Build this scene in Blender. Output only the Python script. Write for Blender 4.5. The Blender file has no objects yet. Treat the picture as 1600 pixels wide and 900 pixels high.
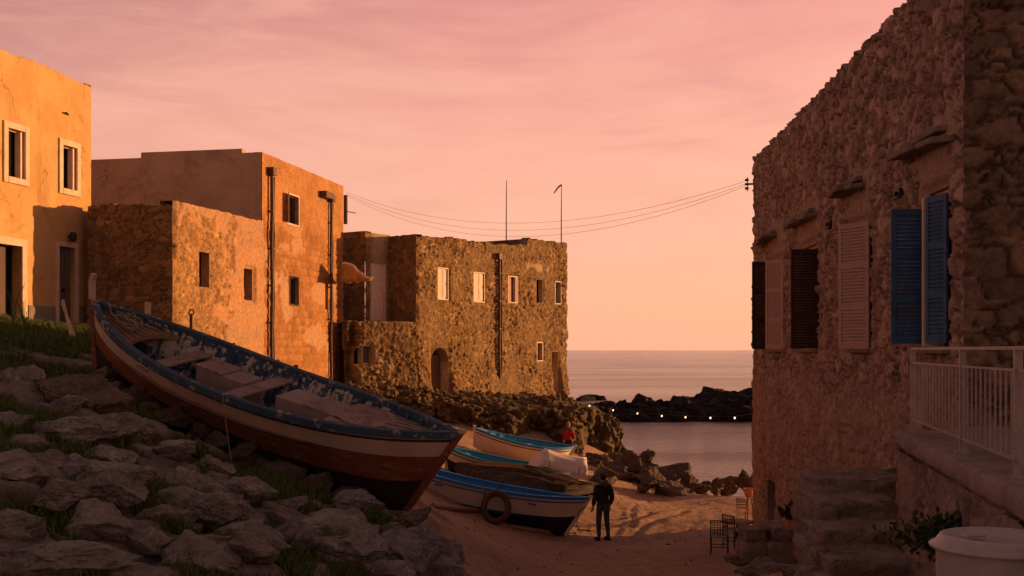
import bpy, math, random
import numpy as np
from mathutils import Vector, Matrix, noise as mnoise

# ------------------------------------------------------------------ camera, sky, sun, exposure
S = bpy.context.scene
CAMZ = 5.0
FPX = 1715.0
SUN_AZ = math.radians(67.0)          # to the right of the view axis (+Y)
SUN_EL = math.radians(5.3)
SKY_AZ = math.radians(34.0)          # centre of the bright part of the twilight glow

cam_d = bpy.data.cameras.new('camera'); cam = bpy.data.objects.new('camera', cam_d)
S.collection.objects.link(cam); S.camera = cam
cam.location = (0, 0, CAMZ); cam.rotation_euler = (math.radians(90), 0, 0)
cam_d.sensor_width = 36; cam_d.lens = 36 * FPX / 1600
cam_d.shift_y = 97 / 1600; cam_d.clip_end = 60000; cam_d.clip_start = 0.1

S.view_settings.view_transform = 'Standard'; S.view_settings.look = 'None'
S.view_settings.exposure = 0.6; S.view_settings.gamma = 1.0
S.render.resolution_x = 1024; S.render.resolution_y = 576

def lin(r, g, b):
    f = lambda c: (c / 255) / 12.92 if c / 255 <= .04045 else ((c / 255 + .055) / 1.055) ** 2.4
    return (f(r), f(g), f(b), 1)

W = bpy.data.worlds.new('World'); S.world = W; W.use_nodes = True
nt = W.node_tree; nt.nodes.clear()
def N(t, **k):
    n = nt.nodes.new(t)
    for a, b in k.items(): setattr(n, a, b)
    return n
def K(a, b): nt.links.new(a, b)
def M(op, a, b=None, clamp=False):
    n = N('ShaderNodeMath', operation=op, use_clamp=clamp)
    for i, v in enumerate((a, b)):
        if v is None: continue
        if hasattr(v, 'links'): K(v, n.inputs[i])
        else: n.inputs[i].default_value = v
    return n.outputs[0]
def ramp(fac, stops, inter='EASE'):
    n = N('ShaderNodeValToRGB'); n.color_ramp.interpolation = inter
    e = n.color_ramp.elements
    while len(e) < len(stops): e.new(.5)
    for q, (p, c) in zip(e, stops): q.position = p; q.color = c
    K(fac, n.inputs[0]); return n.outputs[0]
def mix(f, a, b, bt='MIX'):
    n = N('ShaderNodeMix', data_type='RGBA', blend_type=bt)
    for i, v in ((0, f), (6, a), (7, b)):
        if hasattr(v, 'links'): K(v, n.inputs[i])
        else: n.inputs[i].default_value = v
    return n.outputs[2]
def maprange(v, a, b, c=0, d=1, smooth=True):
    n = N('ShaderNodeMapRange'); n.interpolation_type = 'SMOOTHSTEP' if smooth else 'LINEAR'
    K(v, n.inputs[0])
    for i, x in enumerate((a, b, c, d)): n.inputs[i + 1].default_value = x
    return n.outputs[0]

tc = N('ShaderNodeTexCoord'); sep = N('ShaderNodeSeparateXYZ'); K(tc.outputs['Generated'], sep.inputs[0])
hx, hy, hz = sep.outputs
horiz = M('SQRT', M('ADD', M('MULTIPLY', hx, hx), M('MULTIPLY', hy, hy)))
dot = M('DIVIDE', M('ADD', M('MULTIPLY', hx, math.sin(SKY_AZ)), M('MULTIPLY', hy, math.cos(SKY_AZ))), M('MAXIMUM', horiz, .001))
az = maprange(dot, .30, .98, 0, 1, False)
azb = maprange(dot, -.6, .45)
near_sun = ramp(hz, [(0, lin(243, 176, 140)), (.05, lin(246, 180, 142)), (.16, lin(248, 178, 150)), (.30, lin(236, 156, 144)), (.46, lin(160, 112, 114)), (1, lin(40, 36, 44))], 'LINEAR')
side = ramp(hz, [(0, lin(240, 176, 148)), (.12, lin(224, 160, 140)), (.20, lin(206, 144, 132)), (.30, lin(146, 106, 108)), (.46, lin(84, 68, 80)), (1, lin(40, 36, 44))], 'LINEAR')
back = ramp(hz, [(0, lin(236, 174, 150)), (.2, lin(170, 122, 112)), (.5, lin(56, 48, 54)), (1, lin(38, 34, 42))], 'LINEAR')
c = mix(az, side, near_sun); c = mix(azb, back, c)
mp = N('ShaderNodeMapping'); mp.inputs['Scale'].default_value = (3.0, 3.0, 15); mp.inputs['Rotation'].default_value = (0.10, .22, .2)
K(tc.outputs['Generated'], mp.inputs[0])
no = N('ShaderNodeTexNoise'); no.inputs['Scale'].default_value = 1.5; no.inputs['Detail'].default_value = 9; no.inputs['Roughness'].default_value = .6; no.inputs['Distortion'].default_value = .5
K(mp.outputs[0], no.inputs['Vector'])
cl = maprange(no.outputs[0], .42, .72)
hi = maprange(hz, .02, .12)
c = mix(M('MULTIPLY', M('MULTIPLY', cl, hi), .42), c, lin(250, 186, 160))
cl2 = maprange(no.outputs[0], .5, .3)
c = mix(M('MULTIPLY', M('MULTIPLY', cl2, hi), .22), c, lin(176, 122, 128))
sky = N('ShaderNodeTexSky', sky_type='NISHITA'); sky.sun_disc = False
sky.sun_elevation = SUN_EL; sky.sun_rotation = SUN_AZ
bg1 = N('ShaderNodeBackground'); K(c, bg1.inputs[0]); bg1.inputs[1].default_value = .79
bg2 = N('ShaderNodeBackground'); K(sky.outputs[0], bg2.inputs[0]); bg2.inputs[1].default_value = .05
ms = N('ShaderNodeMixShader'); ms.inputs[0].default_value = .08
K(bg1.outputs[0], ms.inputs[1]); K(bg2.outputs[0], ms.inputs[2])
wo = N('ShaderNodeOutputWorld'); K(ms.outputs[0], wo.inputs[0])

sd = bpy.data.lights.new('sun', 'SUN'); sun = bpy.data.objects.new('sun', sd); S.collection.objects.link(sun)
sd.energy = 4.0; sd.angle = math.radians(.6); sd.color = (1.0, .48, .17)
sv = Vector((math.sin(SUN_AZ) * math.cos(SUN_EL), math.cos(SUN_AZ) * math.cos(SUN_EL), math.sin(SUN_EL)))
sun.rotation_euler = sv.to_track_quat('Z', 'Y').to_euler()

# ------------------------------------------------------------------ helpers
rnd = random.Random(7)
def at(px, py, Y): return np.array([(px - 800) / FPX * Y, Y, CAMZ - (py - 547) / FPX * Y])

def hsh(ix, iy, s):
    h = np.sin(ix * 127.1 + iy * 311.7 + s * 74.7) * 43758.5453
    return h - np.floor(h)
def vnoise(x, y, s=0):
    ix, iy = np.floor(x), np.floor(y); fx, fy = x - ix, y - iy
    fx = fx * fx * (3 - 2 * fx); fy = fy * fy * (3 - 2 * fy)
    a, b = hsh(ix, iy, s), hsh(ix + 1, iy, s); c_, d = hsh(ix, iy + 1, s), hsh(ix + 1, iy + 1, s)
    return (a + (b - a) * fx) * (1 - fy) + (c_ + (d - c_) * fx) * fy
def fbm(x, y, s=0, o=4):
    t, a, n = 0, .5, 0
    for i in range(o):
        t = t + a * vnoise(x, y, s + i * 3.1); n += a; x = x * 2.03 + 11.3; y = y * 2.03 + 5.7; a *= .5
    return t / n
def cells(x, y, cx, cy, s=0, jit=.8, brick=True):
    gx, gy = x / cx, y / cy
    r = np.floor(gy)
    if brick: gx = gx + .5 * (r % 2)
    ix, iy = np.floor(gx), np.floor(gy)
    f1 = np.full(gx.shape, 9.); f2 = np.full(gx.shape, 9.); rid = np.zeros(gx.shape)
    for a in (-1, 0, 1):
        for b in (-1, 0, 1):
            jx, jy = ix + a, iy + b
            px = jx + .5 + (hsh(jx, jy, s) - .5) * jit; py = jy + .5 + (hsh(jx, jy, s + 9) - .5) * jit
            dd = np.hypot(gx - px, gy - py)
            h = hsh(jx, jy, s + 5)
            m = dd < f1
            f2 = np.where(m, f1, np.minimum(f2, dd)); rid = np.where(m, h, rid); f1 = np.where(m, dd, f1)
    return f1, f2, rid
def sm(v, a, b):
    t = np.clip((v - a) / (b - a), 0, 1); return t * t * (3 - 2 * t)

def setp(o, label=None, cat=None, group=None, kind=None):
    if label: o['label'] = label
    if cat: o['category'] = cat
    if group: o['group'] = group
    if kind: o['kind'] = kind
    return o
def thing(name, label, cat, loc=(0, 0, 0), rz=0, group=None, rot=None):
    o = bpy.data.objects.new(name, None); S.collection.objects.link(o)
    o.empty_display_size = .2
    o.location = loc; o.rotation_euler = rot if rot else (0, 0, rz)
    return setp(o, label, cat, group)

class MB:
    def __init__(s): s.v = []; s.f = []; s.mi = []; s.sm = False
    def add(s, vs, fs, m=0):
        o = len(s.v); s.v += [tuple(map(float, v)) for v in vs]; s.f += [tuple(i + o for i in f) for f in fs]; s.mi += [m] * len(fs)
    def box(s, c, sz, R=None, m=0, taper=1.0):
        hx, hy, hz = [a / 2 for a in sz]
        P = [Vector((x * (taper if z > 0 else 1), y * (taper if z > 0 else 1), z)) for x in (-hx, hx) for y in (-hy, hy) for z in (-hz, hz)]
        if R is not None: P = [R @ p for p in P]
        c = Vector(c)
        s.add([p + c for p in P], [(0, 1, 3, 2), (4, 6, 7, 5), (0, 4, 5, 1), (2, 3, 7, 6), (0, 2, 6, 4), (1, 5, 7, 3)], m)
    def hexa(s, P, m=0):   # 8 points: bottom 4 ccw, top 4 ccw
        s.add(P, [(3, 2, 1, 0), (4, 5, 6, 7), (0, 1, 5, 4), (1, 2, 6, 5), (2, 3, 7, 6), (3, 0, 4, 7)], m)
    def tube(s, pts, r, n=6, m=0, caps=True):
        pts = [Vector(p) for p in pts]; rr = r if isinstance(r, (list, tuple)) else [r] * len(pts)
        rings = []
        up = Vector((0, 0, 1))
        for i, p in enumerate(pts):
            t = (pts[min(i + 1, len(pts) - 1)] - pts[max(i - 1, 0)])
            t = t.normalized() if t.length > 1e-9 else Vector((0, 0, 1))
            a = t.cross(up)
            if a.length < .05: a = t.cross(Vector((1, 0, 0)))
            a.normalize(); b = t.cross(a)
            rings.append([p + (a * math.cos(q) + b * math.sin(q)) * rr[i] for q in [2 * math.pi * k / n for k in range(n)]])
        vs = [v for g in rings for v in g]
        fs = [(i * n + k, i * n + (k + 1) % n, (i + 1) * n + (k + 1) % n, (i + 1) * n + k) for i in range(len(pts) - 1) for k in range(n)]
        if caps: fs += [tuple(range(n))[::-1], tuple((len(pts) - 1) * n + k for k in range(n))]
        s.add(vs, fs, m)
    def lathe(s, c, prof, n=24, m=0):
        vs = []; fs = []
        for r, z in prof:
            for k in range(n):
                a = 2 * math.pi * k / n; vs.append((c[0] + r * math.cos(a), c[1] + r * math.sin(a), c[2] + z))
        for i in range(len(prof) - 1):
            for k in range(n): fs.append((i * n + k, i * n + (k + 1) % n, (i + 1) * n + (k + 1) % n, (i + 1) * n + k))
        s.add(vs, fs, m)
    def grid(s, G, m=0):   # G[i][j] points
        a, b = len(G), len(G[0]); s.add([p for r in G for p in r], [(i * b + j, i * b + j + 1, (i + 1) * b + j + 1, (i + 1) * b + j) for i in range(a - 1) for j in range(b - 1)], m)
    def build(s, name, mat, parent=None, smooth=False, bevel=0, local=False, solid=0, sub=0):
        me = bpy.data.meshes.new(name)
        off = Vector((0, 0, 0))
        if parent is not None and not local: off = root_of(parent)
        me.from_pydata([tuple(Vector(v) - off) for v in s.v], [], s.f)
        for mt in (mat if isinstance(mat, (list, tuple)) else [mat]): me.materials.append(mt)
        if any(s.mi): me.polygons.foreach_set('material_index', s.mi)
        if smooth: me.polygons.foreach_set('use_smooth', [True] * len(s.f))
        me.update()
        o = bpy.data.objects.new(name, me); S.collection.objects.link(o)
        if parent is not None: o.parent = parent
        if solid:
            q = o.modifiers.new('solid', 'SOLIDIFY'); q.thickness = solid; q.offset = 0
        if sub:
            q = o.modifiers.new('sub', 'SUBSURF'); q.levels = sub; q.render_levels = sub
        if bevel:
            q = o.modifiers.new('bevel', 'BEVEL'); q.width = bevel; q.segments = 2; q.limit_method = 'ANGLE'
        return o
def root_of(p):
    while p.parent: p = p.parent
    return Vector(p.location)

def npmesh(name, V, F, mats, parent=None, attrs=None, smooth=True, mi=None, off=None):
    me = bpy.data.meshes.new(name)
    V = np.asarray(V, float)
    if parent is not None and off is None: off = np.array(root_of(parent))
    if off is not None: V = V - off
    F = np.asarray(F, np.int32); k = F.shape[1]
    me.vertices.add(len(V)); me.vertices.foreach_set('co', V.astype(np.float32).ravel())
    me.loops.add(F.size); me.loops.foreach_set('vertex_index', F.ravel())
    me.polygons.add(len(F)); me.polygons.foreach_set('loop_start', np.arange(len(F), dtype=np.int32) * k)
    me.polygons.foreach_set('loop_total', np.full(len(F), k, np.int32))
    me.polygons.foreach_set('use_smooth', np.full(len(F), smooth))
    for m in (mats if isinstance(mats, (list, tuple)) else [mats]): me.materials.append(m)
    if mi is not None: me.polygons.foreach_set('material_index', np.asarray(mi, np.int32))
    me.update(calc_edges=True)
    if attrs is not None:
        a = me.color_attributes.new('Info', 'FLOAT_COLOR', 'POINT')
        A = np.ones((len(V), 4), np.float32); A[:, :attrs.shape[1]] = attrs
        a.data.foreach_set('color', A.ravel())
    me.validate()
    o = bpy.data.objects.new(name, me); S.collection.objects.link(o)
    if parent is not None: o.parent = parent
    return o

# ------------------------------------------------------------------ materials
def newmat(name):
    global nt
    m = bpy.data.materials.new(name); m.use_nodes = True; nt = m.node_tree
    p = nt.nodes['Principled BSDF']; p.inputs['Roughness'].default_value = .9
    p.inputs['Specular IOR Level'].default_value = .25
    return m, p
def noise(scale, detail=5, rough=.6, vec=None, dist=0, stretch=None):
    t = N('ShaderNodeTexCoord').outputs['Object'] if vec is None else vec
    if stretch:
        q = N('ShaderNodeMapping'); q.inputs['Scale'].default_value = stretch; K(t, q.inputs[0]); t = q.outputs[0]
    n = N('ShaderNodeTexNoise'); n.inputs['Scale'].default_value = scale; n.inputs['Detail'].default_value = detail
    n.inputs['Roughness'].default_value = rough; n.inputs['Distortion'].default_value = dist
    K(t, n.inputs['Vector']); return n.outputs[0]
def bump(p, h, strength=.5, dist=.02):
    b = N('ShaderNodeBump'); b.inputs['Strength'].default_value = strength; b.inputs['Distance'].default_value = dist
    K(h, b.inputs['Height']); K(b.outputs[0], p.inputs['Normal'])
def C4(c): return (c[0], c[1], c[2], 1)

def stone_mat(name, cols, mortar, plaster=None, plaster2=None, fine=14, bs=.7, bd=.03):
    m, p = newmat(name)
    a = N('ShaderNodeAttribute'); a.attribute_name = 'Info'
    s = N('ShaderNodeSeparateColor'); K(a.outputs['Color'], s.inputs[0])
    k = len(cols)
    col = ramp(s.outputs[0], [(i / (k - 1), C4(q)) for i, q in enumerate(cols)], 'LINEAR')
    n1 = noise(fine, 8, .7); n2 = noise(1.3, 6, .65); n3 = noise(4.3, 6, .65)
    col = mix(s.outputs[1], col, C4(mortar))
    if plaster:
        pc = mix(maprange(n2, .35, .68), C4(plaster), C4(plaster2 or plaster))
        col = mix(s.outputs[2], col, pc)
    col = mix(1.0, col, mix(maprange(n2, .3, .7), (.74, .72, .70, 1), (1.12, 1.1, 1.06, 1)), 'MULTIPLY')
    col = mix(1.0, col, mix(maprange(n1, .3, .72), (.68, .66, .64, 1), (1.2, 1.2, 1.2, 1)), 'MULTIPLY')
    col = mix(M('MULTIPLY', maprange(n3, .6, .78), .35), col, C4([x * .45 for x in cols[0]]))
    K(col, p.inputs['Base Color'])
    h = M('ADD', M('MULTIPLY', n1, .7), M('MULTIPLY', n3, .8)); bump(p, h, bs, bd)
    return m
def plain(name, c1, c2=None, scale=3, rough=.85, bs=.2, bd=.01, stretch=None, metal=0, fine=30, spec=.25, lo=.35, hi_=.65):
    m, p = newmat(name)
    n = noise(scale, 7, .65, stretch=stretch); f = noise(fine, 5, .6, stretch=stretch)
    c2 = c2 or [x * .7 for x in c1]
    col = mix(maprange(n, lo, hi_), C4(c1), C4(c2))
    col = mix(1.0, col, mix(f, (.82, .82, .82, 1), (1.15, 1.15, 1.15, 1)), 'MULTIPLY')
    K(col, p.inputs['Base Color']); p.inputs['Roughness'].default_value = rough; p.inputs['Metallic'].default_value = metal
    p.inputs['Specular IOR Level'].default_value = spec
    bump(p, M('ADD', f, n), bs, bd)
    return m
def stained(name, c1, c2, c3):
    """old lime plaster: rain streaks, damp patches and hairline cracks"""
    m, p = newmat(name)
    n = noise(1.0, 8, .65); st_ = noise(2.2, 7, .7, stretch=(1.6, 1.6, .13)); f = noise(14, 6, .7); pt_ = noise(.55, 9, .72, dist=.6)
    col = mix(maprange(n, .35, .65), C4(c1), C4(c2))
    col = mix(M('MULTIPLY', maprange(st_, .52, .74), .55), col, C4(c3))
    col = mix(M('MULTIPLY', maprange(pt_, .56, .62), .35), col, C4([x * .8 for x in c3]))
    v = N('ShaderNodeTexVoronoi', feature='DISTANCE_TO_EDGE'); v.inputs['Scale'].default_value = .55
    t = N('ShaderNodeTexCoord'); nm = N('ShaderNodeVectorMath', operation='ADD'); K(t.outputs['Object'], nm.inputs[0])
    nn = N('ShaderNodeTexNoise'); nn.inputs['Scale'].default_value = 1.4; nn.inputs['Detail'].default_value = 6; K(t.outputs['Object'], nn.inputs['Vector']); K(nn.outputs['Color'], nm.inputs[1]); K(nm.outputs[0], v.inputs['Vector'])
    ck = M('MULTIPLY', M('LESS_THAN', v.outputs['Distance'], .006), maprange(n, .45, .6)); col = mix(M('MULTIPLY', ck, .6), col, C4([x * .4 for x in c3]))
    col = mix(1.0, col, mix(f, (.84, .84, .84, 1), (1.14, 1.14, 1.14, 1)), 'MULTIPLY')
    K(col, p.inputs['Base Color']); bump(p, M('ADD', M('ADD', f, n), M('MULTIPLY', ck, -2)), .4, .012)
    return m
def peel(name, paint, under, amount=.5, scale=5, stretch=(1, 1, 1), paint2=None, rough=.75, planks=0):
    """worn paint over a second coat or bare wood; the flakes have shapes of their own"""
    m, p = newmat(name)
    n = noise(scale, 10, .72, stretch=stretch, dist=.3); n2 = noise(1.5, 5, .6); f = noise(60, 4, .6, stretch=stretch)
    pc = mix(maprange(n2, .35, .65), C4(paint), C4(paint2 or [x * .75 for x in paint]))
    w = maprange(n, amount, amount + .04)
    col = mix(w, pc, C4(under))
    col = mix(1.0, col, mix(f, (.75, .75, .75, 1), (1.18, 1.18, 1.18, 1)), 'MULTIPLY')
    K(col, p.inputs['Base Color']); p.inputs['Roughness'].default_value = rough
    h = M('ADD', M('MULTIPLY', w, -.6), M('MULTIPLY', f, .3))
    if planks:
        t = N('ShaderNodeTexCoord'); q = N('ShaderNodeSeparateXYZ'); K(t.outputs['Object'], q.inputs[0])
        z = M('FRACT', M('MULTIPLY', M('ADD', q.outputs[2], M('MULTIPLY', M('MULTIPLY', q.outputs[0], q.outputs[0]), -.03)), planks))
        g = M('LESS_THAN', z, .07); h = M('SUBTRACT', h, M('MULTIPLY', g, 1.2))
    bump(p, h, .6, .006)
    return m

m_yellow = stained('yellow_plaster', (.62, .39, .165), (.52, .30, .115), (.36, .20, .09))
m_plinth = plain('grey_plinth', (.30, .25, .20), (.22, .18, .15), 3)
m_frame = plain('pale_window_surround', (.74, .58, .44), (.62, .46, .34), 4, .8)
m_darkwood = plain('dark_door_wood', (.10, .05, .035), (.06, .03, .02), 6, .6, stretch=(6, 6, 1))
m_greydoor = plain('grey_door_paint', (.17, .14, .12), (.12, .10, .085), 5, .6, stretch=(6, 6, 1))
m_void = plain('dark_interior', (.010, .009, .009), (.006, .005, .005), 3)
m_glass, _p = newmat('window_glass'); _p.inputs['Base Color'].default_value = (.012, .012, .014, 1); _p.inputs['Roughness'].default_value = .12; _p.inputs['Specular IOR Level'].default_value = .5
m_rubble = stone_mat('brown_rubble', [(.15, .088, .04), (.26, .16, .07), (.44, .29, .14), (.20, .12, .06), (.33, .21, .10)], (.22, .14, .065), (.52, .40, .27), (.46, .33, .2))
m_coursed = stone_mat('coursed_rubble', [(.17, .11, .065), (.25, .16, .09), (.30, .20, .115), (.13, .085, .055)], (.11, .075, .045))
m_ashlar = stone_mat('brown_ashlar', [(.34, .155, .055), (.42, .20, .072), (.48, .24, .09), (.38, .175, .06)], (.31, .15, .06), (.58, .38, .24), (.46, .24, .10), fine=10)
m_lowwall = stone_mat('peeling_plaster_wall', [(.36, .20, .085), (.46, .27, .12), (.52, .32, .15), (.30, .16, .07)], (.22, .12, .055), (.54, .335, .205), (.46, .25, .12), fine=10)
m_greywall = stained('grey_tan_plaster', (.52, .375, .295), (.44, .31, .24), (.30, .21, .16))
m_pink = stone_mat('pale_fieldstone', [(.27, .17, .14), (.46, .31, .26), (.56, .385, .325), (.35, .23, .19), (.42, .295, .25)], (.13, .085, .07), (.47, .325, .28), (.40, .27, .23), fine=16, bs=.9, bd=.04)
m_quoin = stone_mat('dark_quoin_stone', [(.13, .09, .065), (.21, .15, .10), (.28, .19, .125), (.16, .11, .08)], (.07, .05, .04), fine=12, bs=.9, bd=.04)
m_terr = stone_mat('terrace_stone', [(.30, .22, .19), (.36, .26, .22), (.40, .30, .25), (.27, .2, .17)], (.22, .165, .14), (.34, .25, .21), (.28, .2, .17), fine=12, bs=.9, bd=.04)
m_cap = plain('wall_top_mortar', (.30, .20, .12), (.22, .15, .09), 2, .95, .6, .03)
m_roof = plain('flat_roof_screed', (.30, .24, .2), (.24, .2, .17), 1)
m_slab = plain('lintel_slab', (.25, .19, .15), (.17, .13, .10), 5, .9, .8, .03, fine=15)
m_pipe = plain('rusty_drainpipe', (.14, .065, .04), (.085, .045, .03), 4, .6)
m_white = plain('white_shutter_paint', (.78, .64, .54), (.68, .54, .45), 5, .6)
m_brick = plain('orange_shutter', (.45, .2, .1), (.35, .15, .08), 5)
m_shut_pink = plain('pinkish_brown_louvre', (.50, .33, .28), (.42, .27, .225), 5, .7, stretch=(1, 1, 5))  # pinkish brown; sky light on the half-open leaves is in the colour
m_shut_shade = plain('shaded_brown_louvre', (.060, .026, .018), (.040, .018, .013), 5, .7)  # darkened copy: shade on the leaves standing square out is in the colour
m_shut_blue = plain('blue_louvre_paint', (.040, .115, .24), (.028, .085, .185), 4, .6)
m_metal = plain('painted_railing', (.38, .32, .30), (.28, .24, .22), 4, .45, metal=.2)
m_iron = plain('black_iron', (.025, .022, .022), (.04, .025, .02), 8, .5)
m_rope = plain('old_rope', (.30, .22, .15), (.20, .15, .10), 20, .95, .8, .01)
m_boatblue = peel('flaking_blue_paint', (.045, .085, .125), (.30, .27, .25), .55, 5, paint2=(.03, .058, .09))
m_boatinner = peel('flaking_blue_white_boards', (.035, .075, .12), (.44, .40, .37), .50, 3.2, paint2=(.02, .05, .10))
m_boatwhite = peel('weathered_white_paint', (.58, .43, .34), (.20, .10, .05), .63, 4, stretch=(1, 1, 5), paint2=(.48, .35, .27))
m_boatorange = peel('weathered_orange_paint', (.24, .088, .038), (.30, .16, .08), .56, 3, stretch=(1, 1, 4), paint2=(.18, .052, .02), planks=6)
m_boatdark = plain('dark_hull_bottom', (.022, .016, .012), (.035, .022, .014), 3, .8)
m_deck = plain('grey_deck_planks', (.30, .19, .10), (.20, .13, .075), 4, .8, .4, .01, stretch=(1, 6, 1))
m_thwart = peel('pink_grey_thwart', (.34, .24, .21), (.20, .14, .10), .56, 5)
m_box = peel('faded_engine_box', (.36, .27, .25), (.24, .185, .17), .62, 3)
m_bblue = peel('bright_blue_paint', (.03, .23, .60), (.4, .5, .55), .64, 6, paint2=(.02, .18, .50), rough=.5)
m_bteal = peel('teal_paint', (.05, .32, .48), (.38, .5, .52), .60, 6, paint2=(.03, .24, .42), rough=.5)
m_bwhite = peel('white_hull_paint', (.82, .70, .60), (.5, .36, .26), .72, 4, paint2=(.76, .64, .54), rough=.55)
m_bblack = plain('black_hull_paint', (.018, .02, .022), (.03, .028, .026), 3, .6)
m_tarp = plain('dark_tarpaulin', (.05, .035, .026), (.13, .085, .055), 3.5, .6, .5, .02, stretch=(.6, 5, 5), lo=.5, hi_=.6)
m_canvas = plain('white_canvas', (.80, .70, .64), (.72, .61, .55), 2, .8)
m_awning = plain('ochre_awning_cloth', (.66, .46, .27), (.52, .34, .18), 3, .9)
m_tyre = plain('brown_ring', (.13, .07, .035), (.08, .045, .025), 6, .8, .8, .01)
m_wood = plain('raw_timber', (.40, .26, .14), (.28, .17, .09), 6, .85, .4, .01, stretch=(6, 6, 1))
m_paleflower = plain('pale_post', (.62, .46, .30), (.5, .36, .22), 6)
m_skin = plain('skin', (.42, .24, .17), (.38, .21, .15), 6, .6)
m_hair = plain('dark_hair', (.02, .014, .011), (.03, .02, .015), 30, .6)
m_jacket = plain('black_jacket', (.018, .017, .019), (.045, .038, .038), 6, .85, .6, .03)
m_jeans = plain('blue_jeans', (.08, .10, .15), (.045, .06, .10), 8, .9, .4, .01)
m_shoe = plain('dark_shoes', (.02, .016, .015), None, 6)
m_red = plain('red_jacket', (.45, .03, .02), (.3, .02, .015), 6)
m_redbox = plain('dark_red_paint', (.16, .014, .012), (.11, .01, .01), 4)
m_plastic = plain('white_plastic', (.48, .43, .42), (.36, .32, .31), 2.2, .45, spec=.5)
m_terracotta = plain('terracotta', (.62, .26, .10), (.5, .2, .08), 5)
m_chairwood = plain('cane_wood', (.36, .2, .1), (.26, .14, .07), 5)
m_flag = plain('dark_flag', (.10, .03, .04), None, 5)
m_leafred = plain('red_leaf', (.20, .02, .03), (.1, .03, .03), 5)
m_lamp, _p = newmat('lit_bulb'); _p.inputs['Emission Color'].default_value = (1, .72, .42, 1); _p.inputs['Emission Strength'].default_value = 1.5; _p.inputs['Base Color'].default_value = (.8, .6, .4, 1)

def foliage(name, a, b):
    m, p = newmat(name)
    g = N('ShaderNodeNewGeometry'); K(mix(g.outputs['Random Per Island'], C4(a), C4(b)), p.inputs['Base Color'])
    p.inputs['Roughness'].default_value = .8
    return m
m_grass = foliage('dry_green_grass', (.055, .095, .02), (.12, .15, .035))
m_weed = foliage('dark_green_leaves', (.03, .05, .02), (.06, .08, .03))

def rock_mat(name, a, b, c_, moss=None, scale=1.0, bs=.9):
    m, p = newmat(name)
    g = N('ShaderNodeNewGeometry'); pos = g.outputs['Position']
    n1 = noise(1.7 * scale, 8, .65, pos); n2 = noise(9 * scale, 9, .72, pos, dist=.4); n3 = noise(40 * scale, 4, .7, pos)
    v = N('ShaderNodeTexVoronoi', feature='DISTANCE_TO_EDGE'); v.inputs['Scale'].default_value = 2.4 * scale
    nm = N('ShaderNodeVectorMath', operation='ADD'); K(pos, nm.inputs[0])
    nn = N('ShaderNodeTexNoise'); nn.inputs['Scale'].default_value = 2 * scale; K(pos, nn.inputs['Vector'])
    K(nn.outputs['Color'], nm.inputs[1]); K(nm.outputs[0], v.inputs['Vector'])
    crack = maprange(v.outputs['Distance'], 0, .035)
    lich = maprange(noise(3.1 * scale, 9, .75, pos), .56, .66)
    col = mix(maprange(n1, .35, .65), C4(a), C4(b)); col = mix(maprange(n2, .52, .72), col, C4(c_))
    col = mix(1.0, col, mix(maprange(n3, .3, .7), (.75, .75, .75, 1), (1.15, 1.15, 1.15, 1)), 'MULTIPLY')
    col = mix(M('MULTIPLY', lich, .55), col, C4([min(1, x * 1.5 + .04) for x in a]))
    col = mix(M('MULTIPLY', maprange(noise(.8 * scale, 6, .7, pos), .5, .62), .45), col, (b[0] * .75, b[1] * .66, b[2] * .55, 1))
    if moss:
        s = N('ShaderNodeSeparateXYZ'); K(g.outputs['Normal'], s.inputs[0])
        col = mix(M('MULTIPLY', maprange(n1, .56, .66), maprange(s.outputs[2], .3, .8)), col, C4(moss))
    K(col, p.inputs['Base Color'])
    h = M('ADD', M('ADD', M('MULTIPLY', n2, 1.1), M('MULTIPLY', n3, .2)), M('MULTIPLY', crack, .35))
    bump(p, h, bs, .06)
    return m
m_rock = rock_mat('grey_limestone', (.31, .285, .27), (.22, .20, .185), (.42, .385, .36), (.06, .065, .03))
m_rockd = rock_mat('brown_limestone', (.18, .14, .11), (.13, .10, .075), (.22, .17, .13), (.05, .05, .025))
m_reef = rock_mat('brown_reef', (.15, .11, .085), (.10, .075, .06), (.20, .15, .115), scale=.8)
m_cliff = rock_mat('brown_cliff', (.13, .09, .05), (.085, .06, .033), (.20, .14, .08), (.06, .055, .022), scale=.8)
m_black = rock_mat('near_black_rock', (.018, .015, .014), (.012, .010, .010), (.028, .022, .02), scale=.5)  # near-black tone for the breakwater rocks
m_rubstone = rock_mat('golden_rubble', (.19, .13, .07), (.13, .09, .05), (.27, .19, .105))

# ground: sand / earth
m_ground, p = newmat('earth_and_sand')
g = N('ShaderNodeNewGeometry'); pos = g.outputs['Position']
n1 = noise(.55, 8, .65, pos); n2 = noise(3.2, 9, .7, pos); n3 = noise(22, 6, .7, pos)
a = N('ShaderNodeAttribute'); a.attribute_name = 'Info'; s_ = N('ShaderNodeSeparateColor'); K(a.outputs['Color'], s_.inputs[0])
sand = mix(maprange(n2, .35, .7), (.46, .29, .195, 1), (.33, .205, .135, 1))
sand = mix(maprange(n1, .5, .7), sand, (.34, .22, .155, 1))
earth = mix(maprange(n2, .35, .65), (.060, .048, .028, 1), (.036, .036, .016, 1))
col = mix(s_.outputs[0], sand, earth)
stn = mix(maprange(n2, .35, .7), (.25, .215, .19, 1), (.15, .13, .115, 1)); col = mix(s_.outputs[1], col, stn)
col = mix(1.0, col, mix(maprange(n3, .3, .7), (.7, .7, .7, 1), (1.2, 1.2, 1.2, 1)), 'MULTIPLY')
K(col, p.inputs['Base Color']); bump(p, M('ADD', M('MULTIPLY', n2, 1.2), M('MULTIPLY', n3, .45)), .9, .06)

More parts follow.
